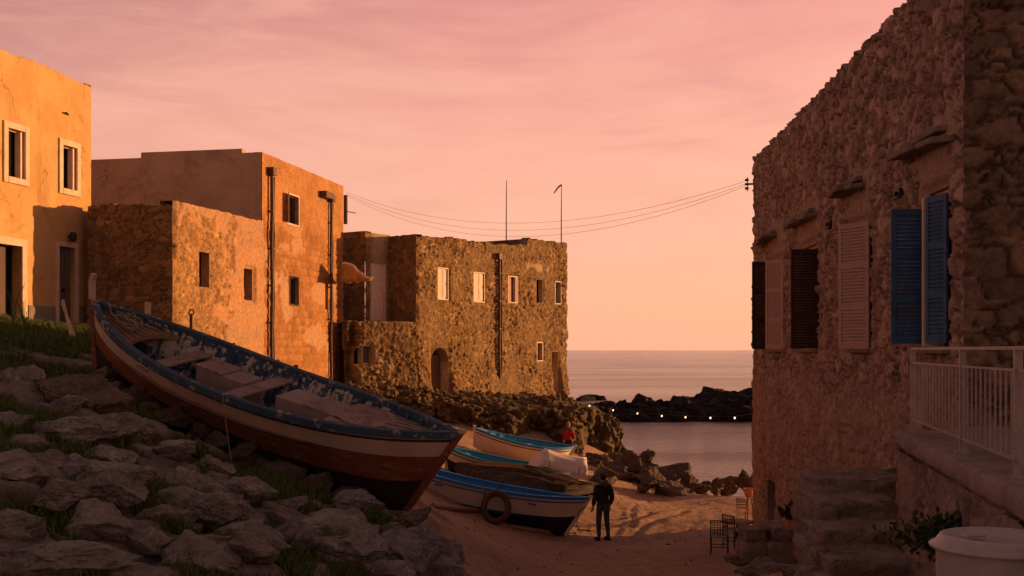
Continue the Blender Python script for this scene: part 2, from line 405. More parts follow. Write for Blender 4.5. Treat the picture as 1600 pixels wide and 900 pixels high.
m_sea, p = newmat('sea_water')
p.inputs['Base Color'].default_value = (.27, .21, .205, 1); p.inputs['Roughness'].default_value = .22; p.inputs['IOR'].default_value = 1.33  # paler than real water; sky reflection is put into the base colour
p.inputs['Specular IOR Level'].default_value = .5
g = N('ShaderNodeNewGeometry'); pos = g.outputs['Position']
w1 = noise(.9, 5, .6, pos, stretch=(.45, 1, 1)); w2 = noise(3.4, 5, .6, pos, stretch=(.5, 1, 1)); w3 = noise(.035, 4, .6, pos, stretch=(.25, 1, 1))
bump(p, M('ADD', M('ADD', M('MULTIPLY', w1, 1.2), M('MULTIPLY', w2, .75)), M('MULTIPLY', w3, 5)), 1.0, .22)
K(maprange(w3, .35, .65, .10, .22), p.inputs['Roughness'])

# ------------------------------------------------------------------ terrain
ctrl = [at(*t) for t in [(70, 506, 27.5), (140, 510, 27), (0, 502, 26), (0, 535, 21), (100, 540, 20), (0, 600, 15.5), (100, 610, 16.0), (0, 700, 12), (150, 700, 12.6),
    (0, 800, 9.8), (0, 900, 8), (200, 800, 10.5), (200, 900, 8.8), (300, 770, 12.2), (250, 655, 15.8), (160, 600, 17.8), (400, 790, 13.2), (400, 900, 9.8), (520, 820, 13.5), (520, 900, 10.8),
    (640, 835, 14.0), (640, 900, 12), (720, 900, 14.5), (670, 800, 20.5), (760, 900, 17.5), (850, 900, 20.5), (1000, 900, 23.5), (1150, 905, 20.5), (1200, 905, 17), (760, 840, 24), (850, 848, 26.5),
    (942, 845, 29), (690, 796, 25.5), (1050, 850, 28.3), (1180, 822, 31.4), (1000, 780, 36.5), (1100, 777, 37), (1170, 777, 37), (930, 745, 38), (740, 705, 37), (850, 700, 42), (560, 620, 40), (500, 620, 37), (400, 600, 33), (300, 560, 30),
    (600, 640, 41), (700, 665, 42), (700, 618, 46.5), (960, 780, 34)]]
ctrl += [np.array(t, float) for t in [(0, 2, 3.3), (0, 8, 2.4), (0, 12, 1.9), (0, 16, 1.35), (0, 20, .75), (5, 2, 3.1), (5, 7, 2.6), (4.2, 12, 2.1), (-8, 2, 3.9), (10, 20, 1), (10, 30, 0), (12, 10, 2.5),
    (-13, 38, 5.3), (-13, 50, 4), (-20, 28, 6), (-20, 10, 4.5), (-20, 50, 5), (-5, 56, 3), (0, 60, 2.6), (-2.0, 49.5, 2.95), (2.8, 57, 2.3), (3.0, 48, 1.3), (6, 52, -1.8), (9, 45, -1.4), (12, 52, -2.4), (8, 62, -3), (20, 60, -3), (20, 44, -1.5), (6.5, 42, -.5), (20, 20, 1), (20, 2, 3),
    (-25, 75, 2), (0, 75, -2), (15, 75, -4), (4.5, 58, -1.0), (3.5, 27, .1), (5.3, 18, 1.5)]]
CP = np.array(ctrl)
def tps(d2): return .5 * d2 * np.log(d2 + 1e-9)
def _fit():
    n = len(CP); xy = CP[:, :2] / 20
    d2 = ((xy[:, None] - xy[None]) ** 2).sum(-1)
    A = np.zeros((n + 3, n + 3)); A[:n, :n] = tps(d2) + np.eye(n) * 4e-4; A[:n, n] = 1; A[:n, n + 1:] = xy; A[n, :n] = 1; A[n + 1:, :n] = xy.T
    return np.linalg.solve(A, np.r_[CP[:, 2], 0, 0, 0])
TW = _fit()
def H0(x, y):
    x = np.asarray(x, float); y = np.asarray(y, float); sh = x.shape
    q = np.stack([x.ravel(), y.ravel()], 1) / 20; out = np.zeros(len(q)); c_ = CP[:, :2] / 20; n = len(c_)
    for i in range(0, len(q), 20000):
        b = q[i:i + 20000]; d2 = ((b[:, None] - c_[None]) ** 2).sum(-1)
        out[i:i + 20000] = tps(d2) @ TW[:n] + TW[n] + b @ TW[n + 1:]
    return out.reshape(sh)
def earthmask(x, y):
    # rough ground on the left slope and around the camera; sand on the beach
    e = sm(-(x + .105 * y - .6) + 1.4 * (fbm(x * .7, y * .7, 3) - .5), -.3, 1.2)
    e = np.where(y > 23, sm(-(x + 4.2) + 2 * (fbm(x * .5, y * .5, 8) - .5), -.5, 1), e)
    return e
def H(x, y):
    x = np.asarray(x, float); y = np.asarray(y, float)
    e = earthmask(x, y)
    return H0(x, y) + (fbm(x * .5, y * .5, 1) - .5) * (.03 + .3 * e) + (fbm(x * 2.3, y * 2.3, 2) - .5) * (.02 + .14 * e)
def outcrop(x, y):
    xw = x + .35 * (fbm(x * 1.1, y * 1.1, 41) - .5) * 2; yw_ = y + .35 * (fbm(x * 1.1, y * 1.1, 42) - .5) * 2
    f1, f2, rid = cells(xw, yw_, 1.0, .75, 33, .9); g1, g2, r2 = cells(xw + 4, yw_ + 2, .42, .34, 37, .9)
    k = sm(f2 - f1, .0, .14) * .30 * np.maximum(rid - .35, 0) / .65 + sm(g2 - g1, 0, .2) * .06 * r2
    near = sm(x * 0 + y, 22, 17) * earthmask(x, y)
    return k * near, sm(f2 - f1, .05, .2) * near * (rid > .52)
def Hs(x, y): return float(H(np.array([x]), np.array([y]))[0])
def hit(px, py, y0=6.5):
    Y = np.arange(y0, 62, .05); P = np.stack([(px - 800) / FPX * Y, Y, CAMZ - (py - 547) / FPX * Y], 1)
    h = H(P[:, 0], P[:, 1]); k = np.nonzero(P[:, 2] <= h)[0]
    return P[k[0]] if len(k) else P[-1]

def gridmesh(xs, ys):
    X, Y = np.meshgrid(xs, ys); n, m = X.shape
    idx = np.arange(n * m).reshape(n, m)
    F = np.stack([idx[:-1, :-1], idx[:-1, 1:], idx[1:, 1:], idx[1:, :-1]], -1).reshape(-1, 4)
    return X, Y, F
xs = np.unique(np.r_[np.arange(-30, -14, .8), np.arange(-14, 0, .06), np.arange(0, 8, .11), np.arange(8, 24, .6)])
ys = np.unique(np.r_[np.arange(-6, 5, .5), np.arange(5, 19, .06), np.arange(19, 32, .10), np.arange(32, 62, .2), np.arange(62, 80, 1)])
X, Y, F = gridmesh(xs, ys); Z = H(X, Y); oc, om = outcrop(X, Y); Z = Z + oc - .10 * (oc > 0)
# sand kicked up: footprints and ruts
sandm = 1 - earthmask(X, Y)
f1, f2, rid = cells(X, Y, .5, .4, 21, .9)
Z = Z - .028 * sandm * sm(.35 - f1, 0, .25) * (rid > .35) 
em = earthmask(X, Y)
for (x0, y0, x1, y1, w_) in ((2.0, 27.6, 5.2, 33.5, .10), (1.2, 26.9, 5.0, 30.8, .07), (-1.5, 25.6, 3.2, 22.5, .09), (2.4, 30.2, 6.2, 35.5, .08), (3.0, 29.5, 4.4, 36.0, .06), (-.6, 24.6, 2.6, 19.5, .06)):
    L_ = math.hypot(x1 - x0, y1 - y0); t_ = np.clip(((X - x0) * (x1 - x0) + (Y - y0) * (y1 - y0)) / L_ ** 2, 0, 1); wob = .12 * np.sin(t_ * 9 + x0)
    dd_ = np.hypot(X - x0 - t_ * (x1 - x0) + wob, Y - y0 - t_ * (y1 - y0)); Z = Z + sandm * (-.06 * np.exp(-(dd_ / w_) ** 2) + .03 * np.exp(-((dd_ - 2 * w_) / w_) ** 2))
ground = npmesh('ground', np.stack([X, Y, Z], -1).reshape(-1, 3), F, m_ground, attrs=np.stack([em, om, em], -1).reshape(-1, 3))
setp(ground, kind='structure')
# far land sheet behind the camera
b = MB(); b.add([(-900, -900, -6), (900, -900, -6), (900, -5.9, 1.0), (-900, -5.9, 1.0)], [(0, 1, 2, 3)])
# sea
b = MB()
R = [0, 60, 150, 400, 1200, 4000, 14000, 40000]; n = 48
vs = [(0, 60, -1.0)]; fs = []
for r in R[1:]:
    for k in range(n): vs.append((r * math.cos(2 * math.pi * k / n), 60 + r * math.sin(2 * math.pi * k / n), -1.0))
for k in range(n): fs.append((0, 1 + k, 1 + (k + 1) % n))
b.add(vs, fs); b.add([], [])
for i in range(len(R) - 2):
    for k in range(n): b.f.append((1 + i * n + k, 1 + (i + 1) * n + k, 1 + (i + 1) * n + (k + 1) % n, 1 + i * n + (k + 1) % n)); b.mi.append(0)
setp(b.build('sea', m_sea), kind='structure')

# ------------------------------------------------------------------ walls
class Wl:
    def __init__(s, A, B, side=1):
        s.A = np.array(A, float); s.B = np.array(B, float); v = s.B - s.A; s.L = np.hypot(*v); s.d = v / s.L
        s.n = np.array([s.d[1], -s.d[0]]) * side
    def u(s, px):
        k = (px - 800) / FPX   # A.x+d.x u = k (A.y+d.y u)
        return (k * s.A[1] - s.A[0]) / (s.d[0] - k * s.d[1])
    def z(s, px, py):
        Y = s.A[1] + s.d[1] * s.u(px); return CAMZ - (py - 547) / FPX * Y
    def rect(s, x0, x1, y0, y1):
        a, b_ = sorted((s.u(x0), s.u(x1))); c_ = (x0 + x1) / 2
        return (a, b_, s.z(c_, y1), s.z(c_, y0))
    def P(s, u, z, d=0):
        q = s.A + s.d * u + s.n * d; return (q[0], q[1], z)
    def box(s, mb, u0, u1, z0, z1, d0, d1, m=0):
        mb.hexa([s.P(u0, z0, d0), s.P(u1, z0, d0), s.P(u1, z0, d1), s.P(u0, z0, d1), s.P(u0, z1, d0), s.P(u1, z1, d0), s.P(u1, z1, d1), s.P(u0, z1, d1)], m)

def snap(lo, hi, step, marks):
    g = list(np.linspace(lo, hi, max(2, int(round((hi - lo) / step)) + 1)))
    marks = sorted(set(round(m, 4) for m in marks if lo < m < hi))
    g = [q for q in g if q in (lo, hi) or all(abs(q - m) > step * .45 for m in marks)] + marks
    return np.array(sorted(set([lo, hi] + g)))
def wall(name, w, parent, mat, z0, ztop, holes=(), step=.06, fn=None, nA=None, nB=None, corner=.03, cap=.4, capmat=None, depth=.3, ragged=.0, seed=0):
    """holes: (u0,u1,z0,z1[,arch]) ; fn(u,z) -> disp, info(n,3)"""
    zmax = max(ztop(0), ztop(w.L), ztop(w.L / 2)) + .6 if callable(ztop) else ztop
    us = snap(0, w.L, step, [h[0] for h in holes] + [h[1] for h in holes]); zs = snap(z0, zmax, step, [h[2] for h in holes] + [h[3] for h in holes])
    U, Zg = np.meshgrid(us, zs); n, m = U.shape
    top = np.array([ztop(q) for q in us]) if callable(ztop) else np.full(m, ztop)
    if ragged: top = top + (fbm(us * 2.3, us * 0 + 3.3, seed, 3) - .5) * ragged * 1.3 + (fbm(us * 9, us * 0 + 1.3, seed, 2) - .5) * ragged * .9
    T = np.broadcast_to(top, U.shape)
    Zc = np.minimum(Zg, T)
    D, info = fn(U, Zc) if fn else (np.zeros_like(U), np.stack([U * 0, U * 0, U * 0 + 1], -1))
    wgt = np.ones_like(U)
    for h in holes:
        dx = np.maximum(np.maximum(h[0] - U, U - h[1]), 0); dz = np.maximum(np.maximum(h[2] - Zc, Zc - h[3]), 0)
        wgt *= sm(np.hypot(dx, dz), .03, .16)
    D = D * wgt
    dc = corner * ((cells(Zc, Zc * 0 + 7.3, .22, .22, seed + 3)[2] - .5) * 1.6 + (fbm(Zc * 4, Zc * 0 + 2.2, 5) - .5))
    nv = np.broadcast_to(w.n, U.shape + (2,)).copy() * D[..., None]
    for nn, dist in ((nA, U), (nB, w.L - U)):
        if nn is not None:
            q = sm(dist, 0, .14)[..., None]; bis = (w.n + np.array(nn)); nv = nv * q + bis * dc[..., None] * (1 - q)
    XY = w.A + U[..., None] * w.d + nv
    V = np.concatenate([XY, Zc[..., None]], -1).reshape(-1, 3); info = info.reshape(-1, 3)
    idx = np.arange(n * m).reshape(n, m); F = np.stack([idx[:-1, :-1], idx[:-1, 1:], idx[1:, 1:], idx[1:, :-1]], -1)
    uc = (U[:-1, :-1] + U[1:, 1:]) / 2; zc = (Zg[:-1, :-1] + Zg[1:, 1:]) / 2
    keep = Zg[:-1, :-1] < np.minimum(T[:-1, :-1], T[:-1, 1:]) - 1e-6
    for h in holes:
        ins = (uc > h[0]) & (uc < h[1]) & (zc > h[2]) & (zc < h[3])
        if len(h) > 4 and h[4]:
            r = (h[1] - h[0]) / 2; cz = h[3] - r
            ins &= ~((zc > cz) & (np.hypot(uc - (h[0] + r), zc - cz) > r))
        keep &= ~ins
    F = F[keep]; mi = [0] * len(F); V = list(map(tuple, V)); info = list(map(tuple, info)); F = [tuple(map(int, f)) for f in F]
    # cap: from the top vertices back over the wall's thickness
    if cap:
        topi = np.array([idx[min(np.searchsorted(zs, top[j] - 1e-6), n - 1), j] for j in range(m)]); base = len(V)
        for j in range(m):
            p0 = V[topi[j]]
            V.append((p0[0] - w.n[0] * cap, p0[1] - w.n[1] * cap, top[j] + .02 * math.sin(j * 1.3))); info.append((.5, 1, 0))
        for j in range(m - 1): F.append((int(topi[j]), int(topi[j + 1]), base + j + 1, base + j)); mi.append(1)
        base2 = len(V)
        for j in range(m):
            q = V[base + j]; V.append((q[0], q[1], q[2] - 1.2)); info.append((.5, 1, 0))
        for j in range(m - 1): F.append((base + j, base + j + 1, base2 + j + 1, base2 + j)); mi.append(1)
    for h in holes:
        dep = h[5] if len(h) > 5 else depth
        b0 = len(V)
        for (u_, z_) in ((h[0], h[2]), (h[1], h[2]), (h[1], h[3]), (h[0], h[3])):
            V.append(w.P(u_, z_, .0)); V.append(w.P(u_, z_, -dep)); info += [(.5, .5, 1)] * 2
        for k in range(4):
            a_, c_ = b0 + 2 * k, b0 + 2 * ((k + 1) % 4); F.append((a_, a_ + 1, c_ + 1, c_)); mi.append(0)
    o = npmesh(name, V, F, [mat, capmat or m_cap], parent, np.array(info), True, mi)
    return o

# displacement recipes -------------------------------------------------
def f_rubble(cx, cy, relief, seed, smooth_fn=None, plaster_fn=None, warp=.10, sme=1.0):
    """irregular stones of mixed size with flat tilted faces, narrow joints, and mortar smeared over some of them"""
    def fn(U, Z):
        a = U + warp * (fbm(U * 2.2, Z * 2.2, seed) - .5) * 2 + .03 * (fbm(U * 9, Z * 9, seed + 20) - .5); b_ = Z + warp * (fbm(U * 2.2 + 9, Z * 2.2, seed + 1) - .5) * 2 + .03 * (fbm(U * 9, Z * 9, seed + 21) - .5)
        f1, f2, rid = cells(a, b_, cx, cy, seed, .8)
        g1, g2, rid2 = cells(a + 3, b_ + 1, cx * .42, cy * .5, seed + 4, .85)
        big = hsh(np.floor(rid * 977), np.floor(rid * 313), 2) > .42
        R1 = np.where(big, rid, rid2)
        edge = sm(f2 - f1, .02, .15); e2 = sm(g2 - g1, .02, .22)
        e = np.where(big, edge, np.minimum(edge + .5, 1) * e2)
        k1 = hsh(np.floor(R1 * 7919), np.floor(R1 * 101), 4) - .5; k2 = hsh(np.floor(R1 * 3571), np.floor(R1 * 57), 6) - .5
        tilt = (k1 * np.sin(a / cx * 3.1 + R1 * 9) + k2 * np.sin(b_ / cy * 3.1 + R1 * 5)) * .5
        smear = sme * sm(fbm(U * .7 + 5, Z * .9, seed + 30, 4), .46, .62)                      # mortar wiped over
        hgt = e * (.35 + .75 * R1 + tilt)
        D = relief * (hgt * (1 - .6 * smear) + .3 * smear + .45 * (fbm(U * 11, Z * 11, seed + 2, 4) - .5) + .35 * (fbm(U * 1.1, Z * 1.1, seed + 6) - .5))
        pl = np.zeros_like(U)
        if plaster_fn is not None:
            pl = plaster_fn(U, Z)
            D = D * (1 - .75 * pl) + pl * (relief * .7 + .012 * fbm(U * 3, Z * 3, 4))
        return D, np.stack([R1, np.clip((1 - e) * .9 + smear * .45 * (fbm(U * 6, Z * 6, 9) > .45), 0, 1), pl], -1)
    return fn
def f_ashlar(bw, bh, relief, seed, plaster_fn):
    def fn(U, Z):
        r = np.floor(Z / bh); uu = U / bw + .5 * (r % 2) + .2 * hsh(r, r, 1)
        fx = np.abs(uu - np.floor(uu) - .5) * bw; fz = np.abs(Z / bh - r - .5) * bh
        e = np.minimum(sm(bw / 2 - fx, .0, .05), sm(bh / 2 - fz, 0, .05)); rid = hsh(np.floor(uu), r, seed)
        pl = plaster_fn(U, Z)
        D = relief * (e * (.6 + .6 * rid) + 1.1 * (fbm(U * 2.2, Z * 2.2, seed) - .5)) * (1 - .75 * pl) + pl * relief
        return D, np.stack([rid, (1 - e) * .8, pl], -1)
    return fn

def window(w, rect, bld, frame=None, fw=.1, proud=.04, back=-.22, pane=m_glass, label=None, sash=None):
    u0, u1, z0, z1 = rect[:4]
    b = MB()
    fr = frame or m_frame
    if fw > 0:
        w.box(b, u0 - fw, u0, z0 - fw, z1 + fw, -.02, proud); w.box(b, u1, u1 + fw, z0 - fw, z1 + fw, -.02, proud)
        w.box(b, u0, u1, z1, z1 + fw, -.02, proud - .003); w.box(b, u0, u1, z0 - fw, z0, -.02, proud + .01)
    else:
        w.box(b, u0, u1, z0, z0 + .03, back, .0)
    o = b.build('window', fr, bld, bevel=.008)
    if label: o['label'] = label
    b = MB(); b.add([w.P(u0, z0, back), w.P(u1, z0, back), w.P(u1, z1, back), w.P(u0, z1, back)], [(0, 1, 2, 3)]); b.build('pane', pane, o)
    if sash:
        b = MB(); t = .035; k = back + .05
        for (a, c_) in ((u0, u0 + t), (u1 - t, u1)): w.box(b, a, c_, z0, z1, k, k + .04)
        w.box(b, u0 + t, u1 - t, z0, z0 + t, k, k + .037); w.box(b, u0 + t, u1 - t, z1 - t, z1, k, k + .037)
        b.build('sash', sash, o)
    return o
def louvre(name, P0, dv, wd, z0, z1, mat, parent, th=.035, rails=(0, .33, .66, 1), strips=None, n=None, lean=1):
    """P0 (x,y) hinge, dv unit 2D direction of the leaf"""
    dv = np.array(dv, float); dv /= np.hypot(*dv); nn = np.array([dv[1], -dv[0]])
    b = MB()
    def bx(a, c_, za, zb, t0, t1):
        q = lambda s, t, z: (P0[0] + dv[0] * s + nn[0] * t, P0[1] + dv[1] * s + nn[1] * t, z)
        b.hexa([q(a, t0, za), q(c_, t0, za), q(c_, t1, za), q(a, t1, za), q(a, t0, zb), q(c_, t0, zb), q(c_, t1, zb), q(a, t1, zb)])
    st = .07
    bx(0, st, z0, z1, -th / 2, th / 2); bx(wd - st, wd, z0, z1, -th / 2, th / 2)
    zz = [z0 + (z1 - z0) * r for r in rails]
    rr = []
    for i, z in enumerate(zz):
        a = z if i == 0 else (z - .09 if i == len(zz) - 1 else z - .05); a2 = a + (.09 if i in (0, len(zz) - 1) else .1); rr.append((a, a2)); bx(st, wd - st, a, a2, -th / 2 + .002, th / 2 - .002)
    for i in range(len(rr) - 1):
        lo, hi = rr[i][1], rr[i + 1][0]; k = max(2, int((hi - lo) / .055)); sp = (hi - lo) / k
        for j in range(k):
            z = lo + sp * (j + .5)
            q = lambda s, t, zz_: (P0[0] + dv[0] * s + nn[0] * t, P0[1] + dv[1] * s + nn[1] * t, zz_)
            h = sp * .47; tt = .016 * lean
            b.hexa([q(st, -tt - .004, z - h), q(wd - st, -tt - .004, z - h), q(wd - st, -tt + .004, z - h), q(st, -tt + .004, z - h),
                    q(st, tt - .004, z + h), q(wd - st, tt - .004, z + h), q(wd - st, tt + .004, z + h), q(st, tt + .004, z + h)])
    return b.build(name, mat, parent)
def pipe(w, px, y0, y1, bld, r=.055, off=.12, double=False, head=True):
    u = w.u(px); z1 = w.z(px, y0); z0 = w.z(px, y1); b = MB()
    b.tube([w.P(u, z, off + .012 * math.sin(z * 2)) for z in np.linspace(z0, z1, 14)], r, 8)
    if double: b.tube([w.P(u + .2, z, off - .02 + .015 * math.sin(z * 3)) for z in np.linspace(z0 + .1, z1 - .3, 14)], r * .7, 8)
    if head: w.box(b, u - .14, u + .14, z1 - .28, z1, .01, .26)
    for z in np.arange(z0 + .5, z1 - .3, 1.3): w.box(b, u - .08, u + .08, z, z + .05, -.02, off + r + .012)
    return b.build('drainpipe', m_pipe, bld, smooth=False)

# ------------------------------------------------------------------ yellow house
dY = np.array([.2274, 1.0]); cY = np.array([-12.73, 33.19])
wy = Wl(cY - dY * 11.5, cY, 1)
yh = thing('yellow_house', 'two-storey house with flat top and smooth yellow plaster walls at the left edge', 'house', (cY[0], cY[1], 5.7))
ztY = wy.z(140, 133); zbY = 5.2
w1 = wy.rect(11, 38, 203, 278); w2 = wy.rect(97, 119, 229, 296)
gd = wy.rect(91, 117, 386, 510); bd_ = (wy.u(-45), wy.u(33), 5.2, wy.z(10, 382))
fp = lambda U, Z: (.012 * (fbm(U * 1.5, Z * 1.5, 4) - .5) + .004 * fbm(U * 9, Z * 9, 4), np.stack([U * 0, U * 0, U * 0 + 1], -1))
wall('wall', wy, yh, m_yellow, zbY, lambda u: ztY + .03 * math.sin(u * .9) + .02 * math.sin(u * 2.1), [w1, w2, gd, bd_], step=.07, fn=fp, capmat=m_cap, ragged=.07)
wf = Wl(cY, cY + np.array([-9.7, .2274 * 9.7]) , 1); wall('side_wall', wf, yh, m_yellow, zbY, ztY, step=.5, cap=.3)
wb = Wl(cY - dY * 11.5 + np.array([-9.7, .2274 * 9.7]), cY - dY * 11.5, 1); wall('end_wall', wb, yh, m_yellow, 3.5, ztY, step=.5, cap=.3)
b = MB(); q0, q1 = cY, cY - dY * 11.5; q2, q3 = q1 + np.array([-9.7, 2.2]), q0 + np.array([-9.7, 2.2])
b.add([(p_[0], p_[1], ztY - .35) for p_ in (q0, q1, q2, q3)], [(0, 1, 2, 3)]); b.build('roof', m_roof, yh)
b = MB(); wy.box(b, wy.u(44), wy.u(85), 5.1, wy.z(66, 478), -.01, .03); b.build('plinth', m_plinth, yh)
b = MB(); wy.box(b, wy.u(121), wy.L - .0, 5.1, wy.z(125, 478), -.01, .03); b.build('plinth', m_plinth, yh)
for r_, lf in ((w1, 1), (w2, 1)):
    o = window(wy, r_, yh, m_frame, .17, .05, pane=m_void, sash=m_white)
    # one casement swung inwards, pale
    b = MB(); u0, u1, z0, z1 = r_; wy.box(b, u1 - .13, u1 - .07, z0 + .02, z1 - .02, -.2, -.02); b.build('casement', m_white, o)
b = MB(); u0, u1, z0, z1 = gd
wy.box(b, u0 - .13, u0, 5.2, z1 + .13, -.02, .045); wy.box(b, u1, u1 + .13, 5.2, z1 + .13, -.02, .045); wy.box(b, u0, u1, z1, z1 + .13, -.02, .042)
df = b.build('door_frame', m_frame, yh)
b = MB(); wy.box(b, u0, u1, 5.2, z1, -.2, -.14)
for a in (0, 1):
    ua = u0 + .04 + a * (u1 - u0) / 2; ub = ua + (u1 - u0) / 2 - .08
    for za, zb in ((5.85, 6.75), (6.85, z1 - .1)): wy.box(b, ua + .05, ub - .03, za, zb, -.14, -.115)
d = b.build('door', m_greydoor, yh, bevel=.006); d['label'] = 'narrow grey panelled door'
b = MB(); wy.box(b, (u0 + u1) / 2 - .03, (u0 + u1) / 2 + .03, 6.7, 6.8, -.12, -.07); b.build('handle', m_iron, d)
u0, u1, z0, z1 = bd_; b = MB()
wy.box(b, u0 - .2, u0, 5.2, z1 + .2, -.02, .05); wy.box(b, u1, u1 + .2, 5.2, z1 + .2, -.02, .05); wy.box(b, u0, u1, z1, z1 + .2, -.02, .047); b.build('door_frame', m_frame, yh)
b = MB(); b.add([wy.P(u0, 5.2, -.29), wy.P(u1, 5.2, -.29), wy.P(u1, z1, -.29), wy.P(u0, z1, -.29)], [(0, 1, 2, 3)]); b.build('doorway_interior', m_void, yh)
b = MB(); um = wy.u(18); wy.box(b, u0, um, 5.25, z1 - .05, -.25, -.19); wy.box(b, um - .45, um - .1, 5.5, 6.6, -.19, -.165); wy.box(b, um - .45, um - .1, 6.75, z1 - .2, -.19, -.165)
d = b.build('door', m_darkwood, yh, bevel=.006); d['label'] = 'wide dark brown wooden door leaf'
b = MB(); ul = wy.u(107); zl = wy.z(107, 372); b.lathe((wy.P(ul, 0, .16)[0], wy.P(ul, 0, .16)[1], zl), [(.02, .18), (.09, .15), (.10, 0), (.08, -.1), (.0, -.12)], 12); wy.box(b, ul - .04, ul + .04, zl + .02, zl + .08, 0, .1); b.build('wall_lamp', m_iron, yh)
b = MB(); ul = wy.u(102); zl = wy.z(102, 178); b.tube([wy.P(ul - .12, zl, .02), wy.P(ul - .05, zl + .02, .08), wy.P(ul + .12, zl, .02)], .025, 6); b.build('iron_cleat', m_iron, yh)

# ------------------------------------------------------------------ brown house (middle left)
A2 = np.array([-9.9, 32.0]); C2 = np.array([-8.69, 38.0]); D2 = np.array([-7.09, 45.9]); d2 = (D2 - A2) / np.hypot(*(D2 - A2))
C2 = A2 + d2 * 6.12; D2 = A2 + d2 * 14.18; pe = np.array([-d2[1], d2[0]])      # perpendicular to the left
bh = thing('brown_house', 'tall flat-topped orange-brown house with peeling plaster and a lower wing in front', 'house', (C2[0], C2[1], 3.5))
wl = Wl(A2, C2, 1); wu = Wl(C2, D2, 1)
h1 = wl.rect(311, 327, 394, 450); h2 = wl.rect(380, 394, 420, 470)
pock = lambda U, Z, s_: fbm(U * .9, Z * .9, s_, 5)
def pl_low(U, Z):   # plaster left at the top and to the right, fallen at the lower left
    t = np.maximum((Z - 8.75) * .9, (U - 3.5) * .55) + (fbm(U * 1.3, Z * 1.3, 12, 5) - .5) * 2.6
    return sm(t, -.04, .07)
def pl_brown(U, Z):  # thin lime remains in patches
    t = (fbm(U * .9 + 4, Z * 1.1, 31, 5) - .60) * 3 + .35 * np.exp(-((U - 5.2) ** 2 / .9 + (Z - 6.4) ** 2 / 1.4)) + .2 * np.exp(-((U - 3.0) ** 2 / .15 + (Z - 8.9) ** 2 / .8)) + .25 * np.exp(-((U) ** 2 / .25 + (Z - 7.9) ** 2 / 2.))
    return sm(t, .0, .18)
fl = f_rubble(.36, .24, .11, 12, plaster_fn=pl_low)
zlow = 9.36; ztall = wu.z(409, 238)
pn = np.array([-d2[0], -d2[1]])
wall('wing_wall', wl, bh, m_lowwall, 3.0, lambda u: zlow + .015 * u, [h1, h2], step=.05, fn=fl, nA=pn, ragged=.05, seed=2)
hu1 = wu.rect(449, 466, 306, 350); hu2 = wu.rect(452, 466, 433, 476); hu3 = wu.rect(508, 513, 436, 484)
def fu(U, Z):
    D, I = f_ashlar(.5, .27, .035, 8, pl_brown)(U, Z)
    up = sm(Z + .5 * (fbm(U * .8, Z * .8, 5) - .5), 9.3, 10.0)   # sound ochre render above
    I[..., 0] = I[..., 0] * (1 - up) + .62 * up; I[..., 1] *= (1 - up); I[..., 2] *= (1 - up * .8); D = D * (1 - up * .85) + .03 * up
    return D, I
wall('wall', wu, bh, m_ashlar, 2.2, lambda u: ztall, [hu1, hu2, hu3], step=.055, fn=fu, cap=.3, ragged=.03, seed=4)
# rubble front of the low wing (in shade, faces the camera)
ws = Wl(A2 + pe * 2.72, A2, 1)
def topf(u): return zlow - .10 + .05 * math.sin(u * 1.7)
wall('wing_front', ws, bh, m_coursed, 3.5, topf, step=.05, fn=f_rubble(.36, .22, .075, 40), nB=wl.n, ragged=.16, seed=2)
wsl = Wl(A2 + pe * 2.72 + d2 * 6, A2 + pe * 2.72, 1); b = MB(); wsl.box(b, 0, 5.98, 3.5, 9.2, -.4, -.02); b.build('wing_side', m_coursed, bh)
b = MB(); b.add([(p_[0], p_[1], 9.0) for p_ in (A2, C2, C2 + pe * 2.7, A2 + pe * 2.7)], [(0, 1, 2, 3)]); b.build('wing_roof', m_roof, bh)
# plastered upper front and its stepped parapet
wg = Wl(C2 + pe * 11, C2, 1)
su1 = wg.u(220); su2 = wg.u(378)
def ptop(u):
    return wg.z(180, 248) if u < su1 else (wg.z(300, 235) if u < su2 else wg.z(400, 238))
b = MB()
for (ua, ub, zt) in ((0, su1, ptop(su1 - .1)), (su1, su2, ptop(su1 + .1)), (su2, wg.L, ztall)):
    wg.box(b, ua, ub, 8.9, zt, -.3, 0)
b.build('upper_front', m_greywall, bh, bevel=.02)
b = MB(); b.add([(p_[0], p_[1], ztall - .45) for p_ in (C2 - pe * -.1, D2, D2 + pe * 11, C2 + pe * 11)], [(0, 1, 2, 3)]); b.build('roof', m_roof, bh)
b = MB(); we = Wl(D2, D2 + pe * 11, 1); we.box(b, 0, 11, 2, ztall - .02, -.3, 0); b.build('back_wall', m_greywall, bh)
for h in (h1, h2): window(wl, h, bh, m_lowwall if False else m_cap, 0, back=-.28, pane=m_void)
o = window(wu, hu1, bh, m_frame, .07, .03, pane=m_glass, sash=m_darkwood)
louvre('shutter', wu.P(hu1[0] - .03, 0, .04)[:2], -wu.d + wu.n * .5, .42, hu1[2], hu1[3], m_frame, o)
window(wu, hu2, bh, m_darkwood, .05, .02, pane=m_void, sash=m_darkwood); window(wu, hu3, bh, m_cap, 0, pane=m_void)
pipe(wu, 419, 262, 585, bh, .06, .14, True); pipe(wu, 513, 305, 620, bh, .055, .12, True)
b = MB(); u_ = wu.u(509); z_ = wu.z(509, 307); wu.box(b, u_ - .75, u_ + .1, z_ - .12, z_ + .12, .02, .32); b.build('gutter_box', m_pipe, bh)
b = MB(); b.tube([at(540, 350, 47.5), at(540, 305, 47.5)], .09, 8); b.tube([at(540, 330, 47.5), at(556, 333, 47.5)], .02, 6); b.build('vent_pipe', m_pipe, bh)

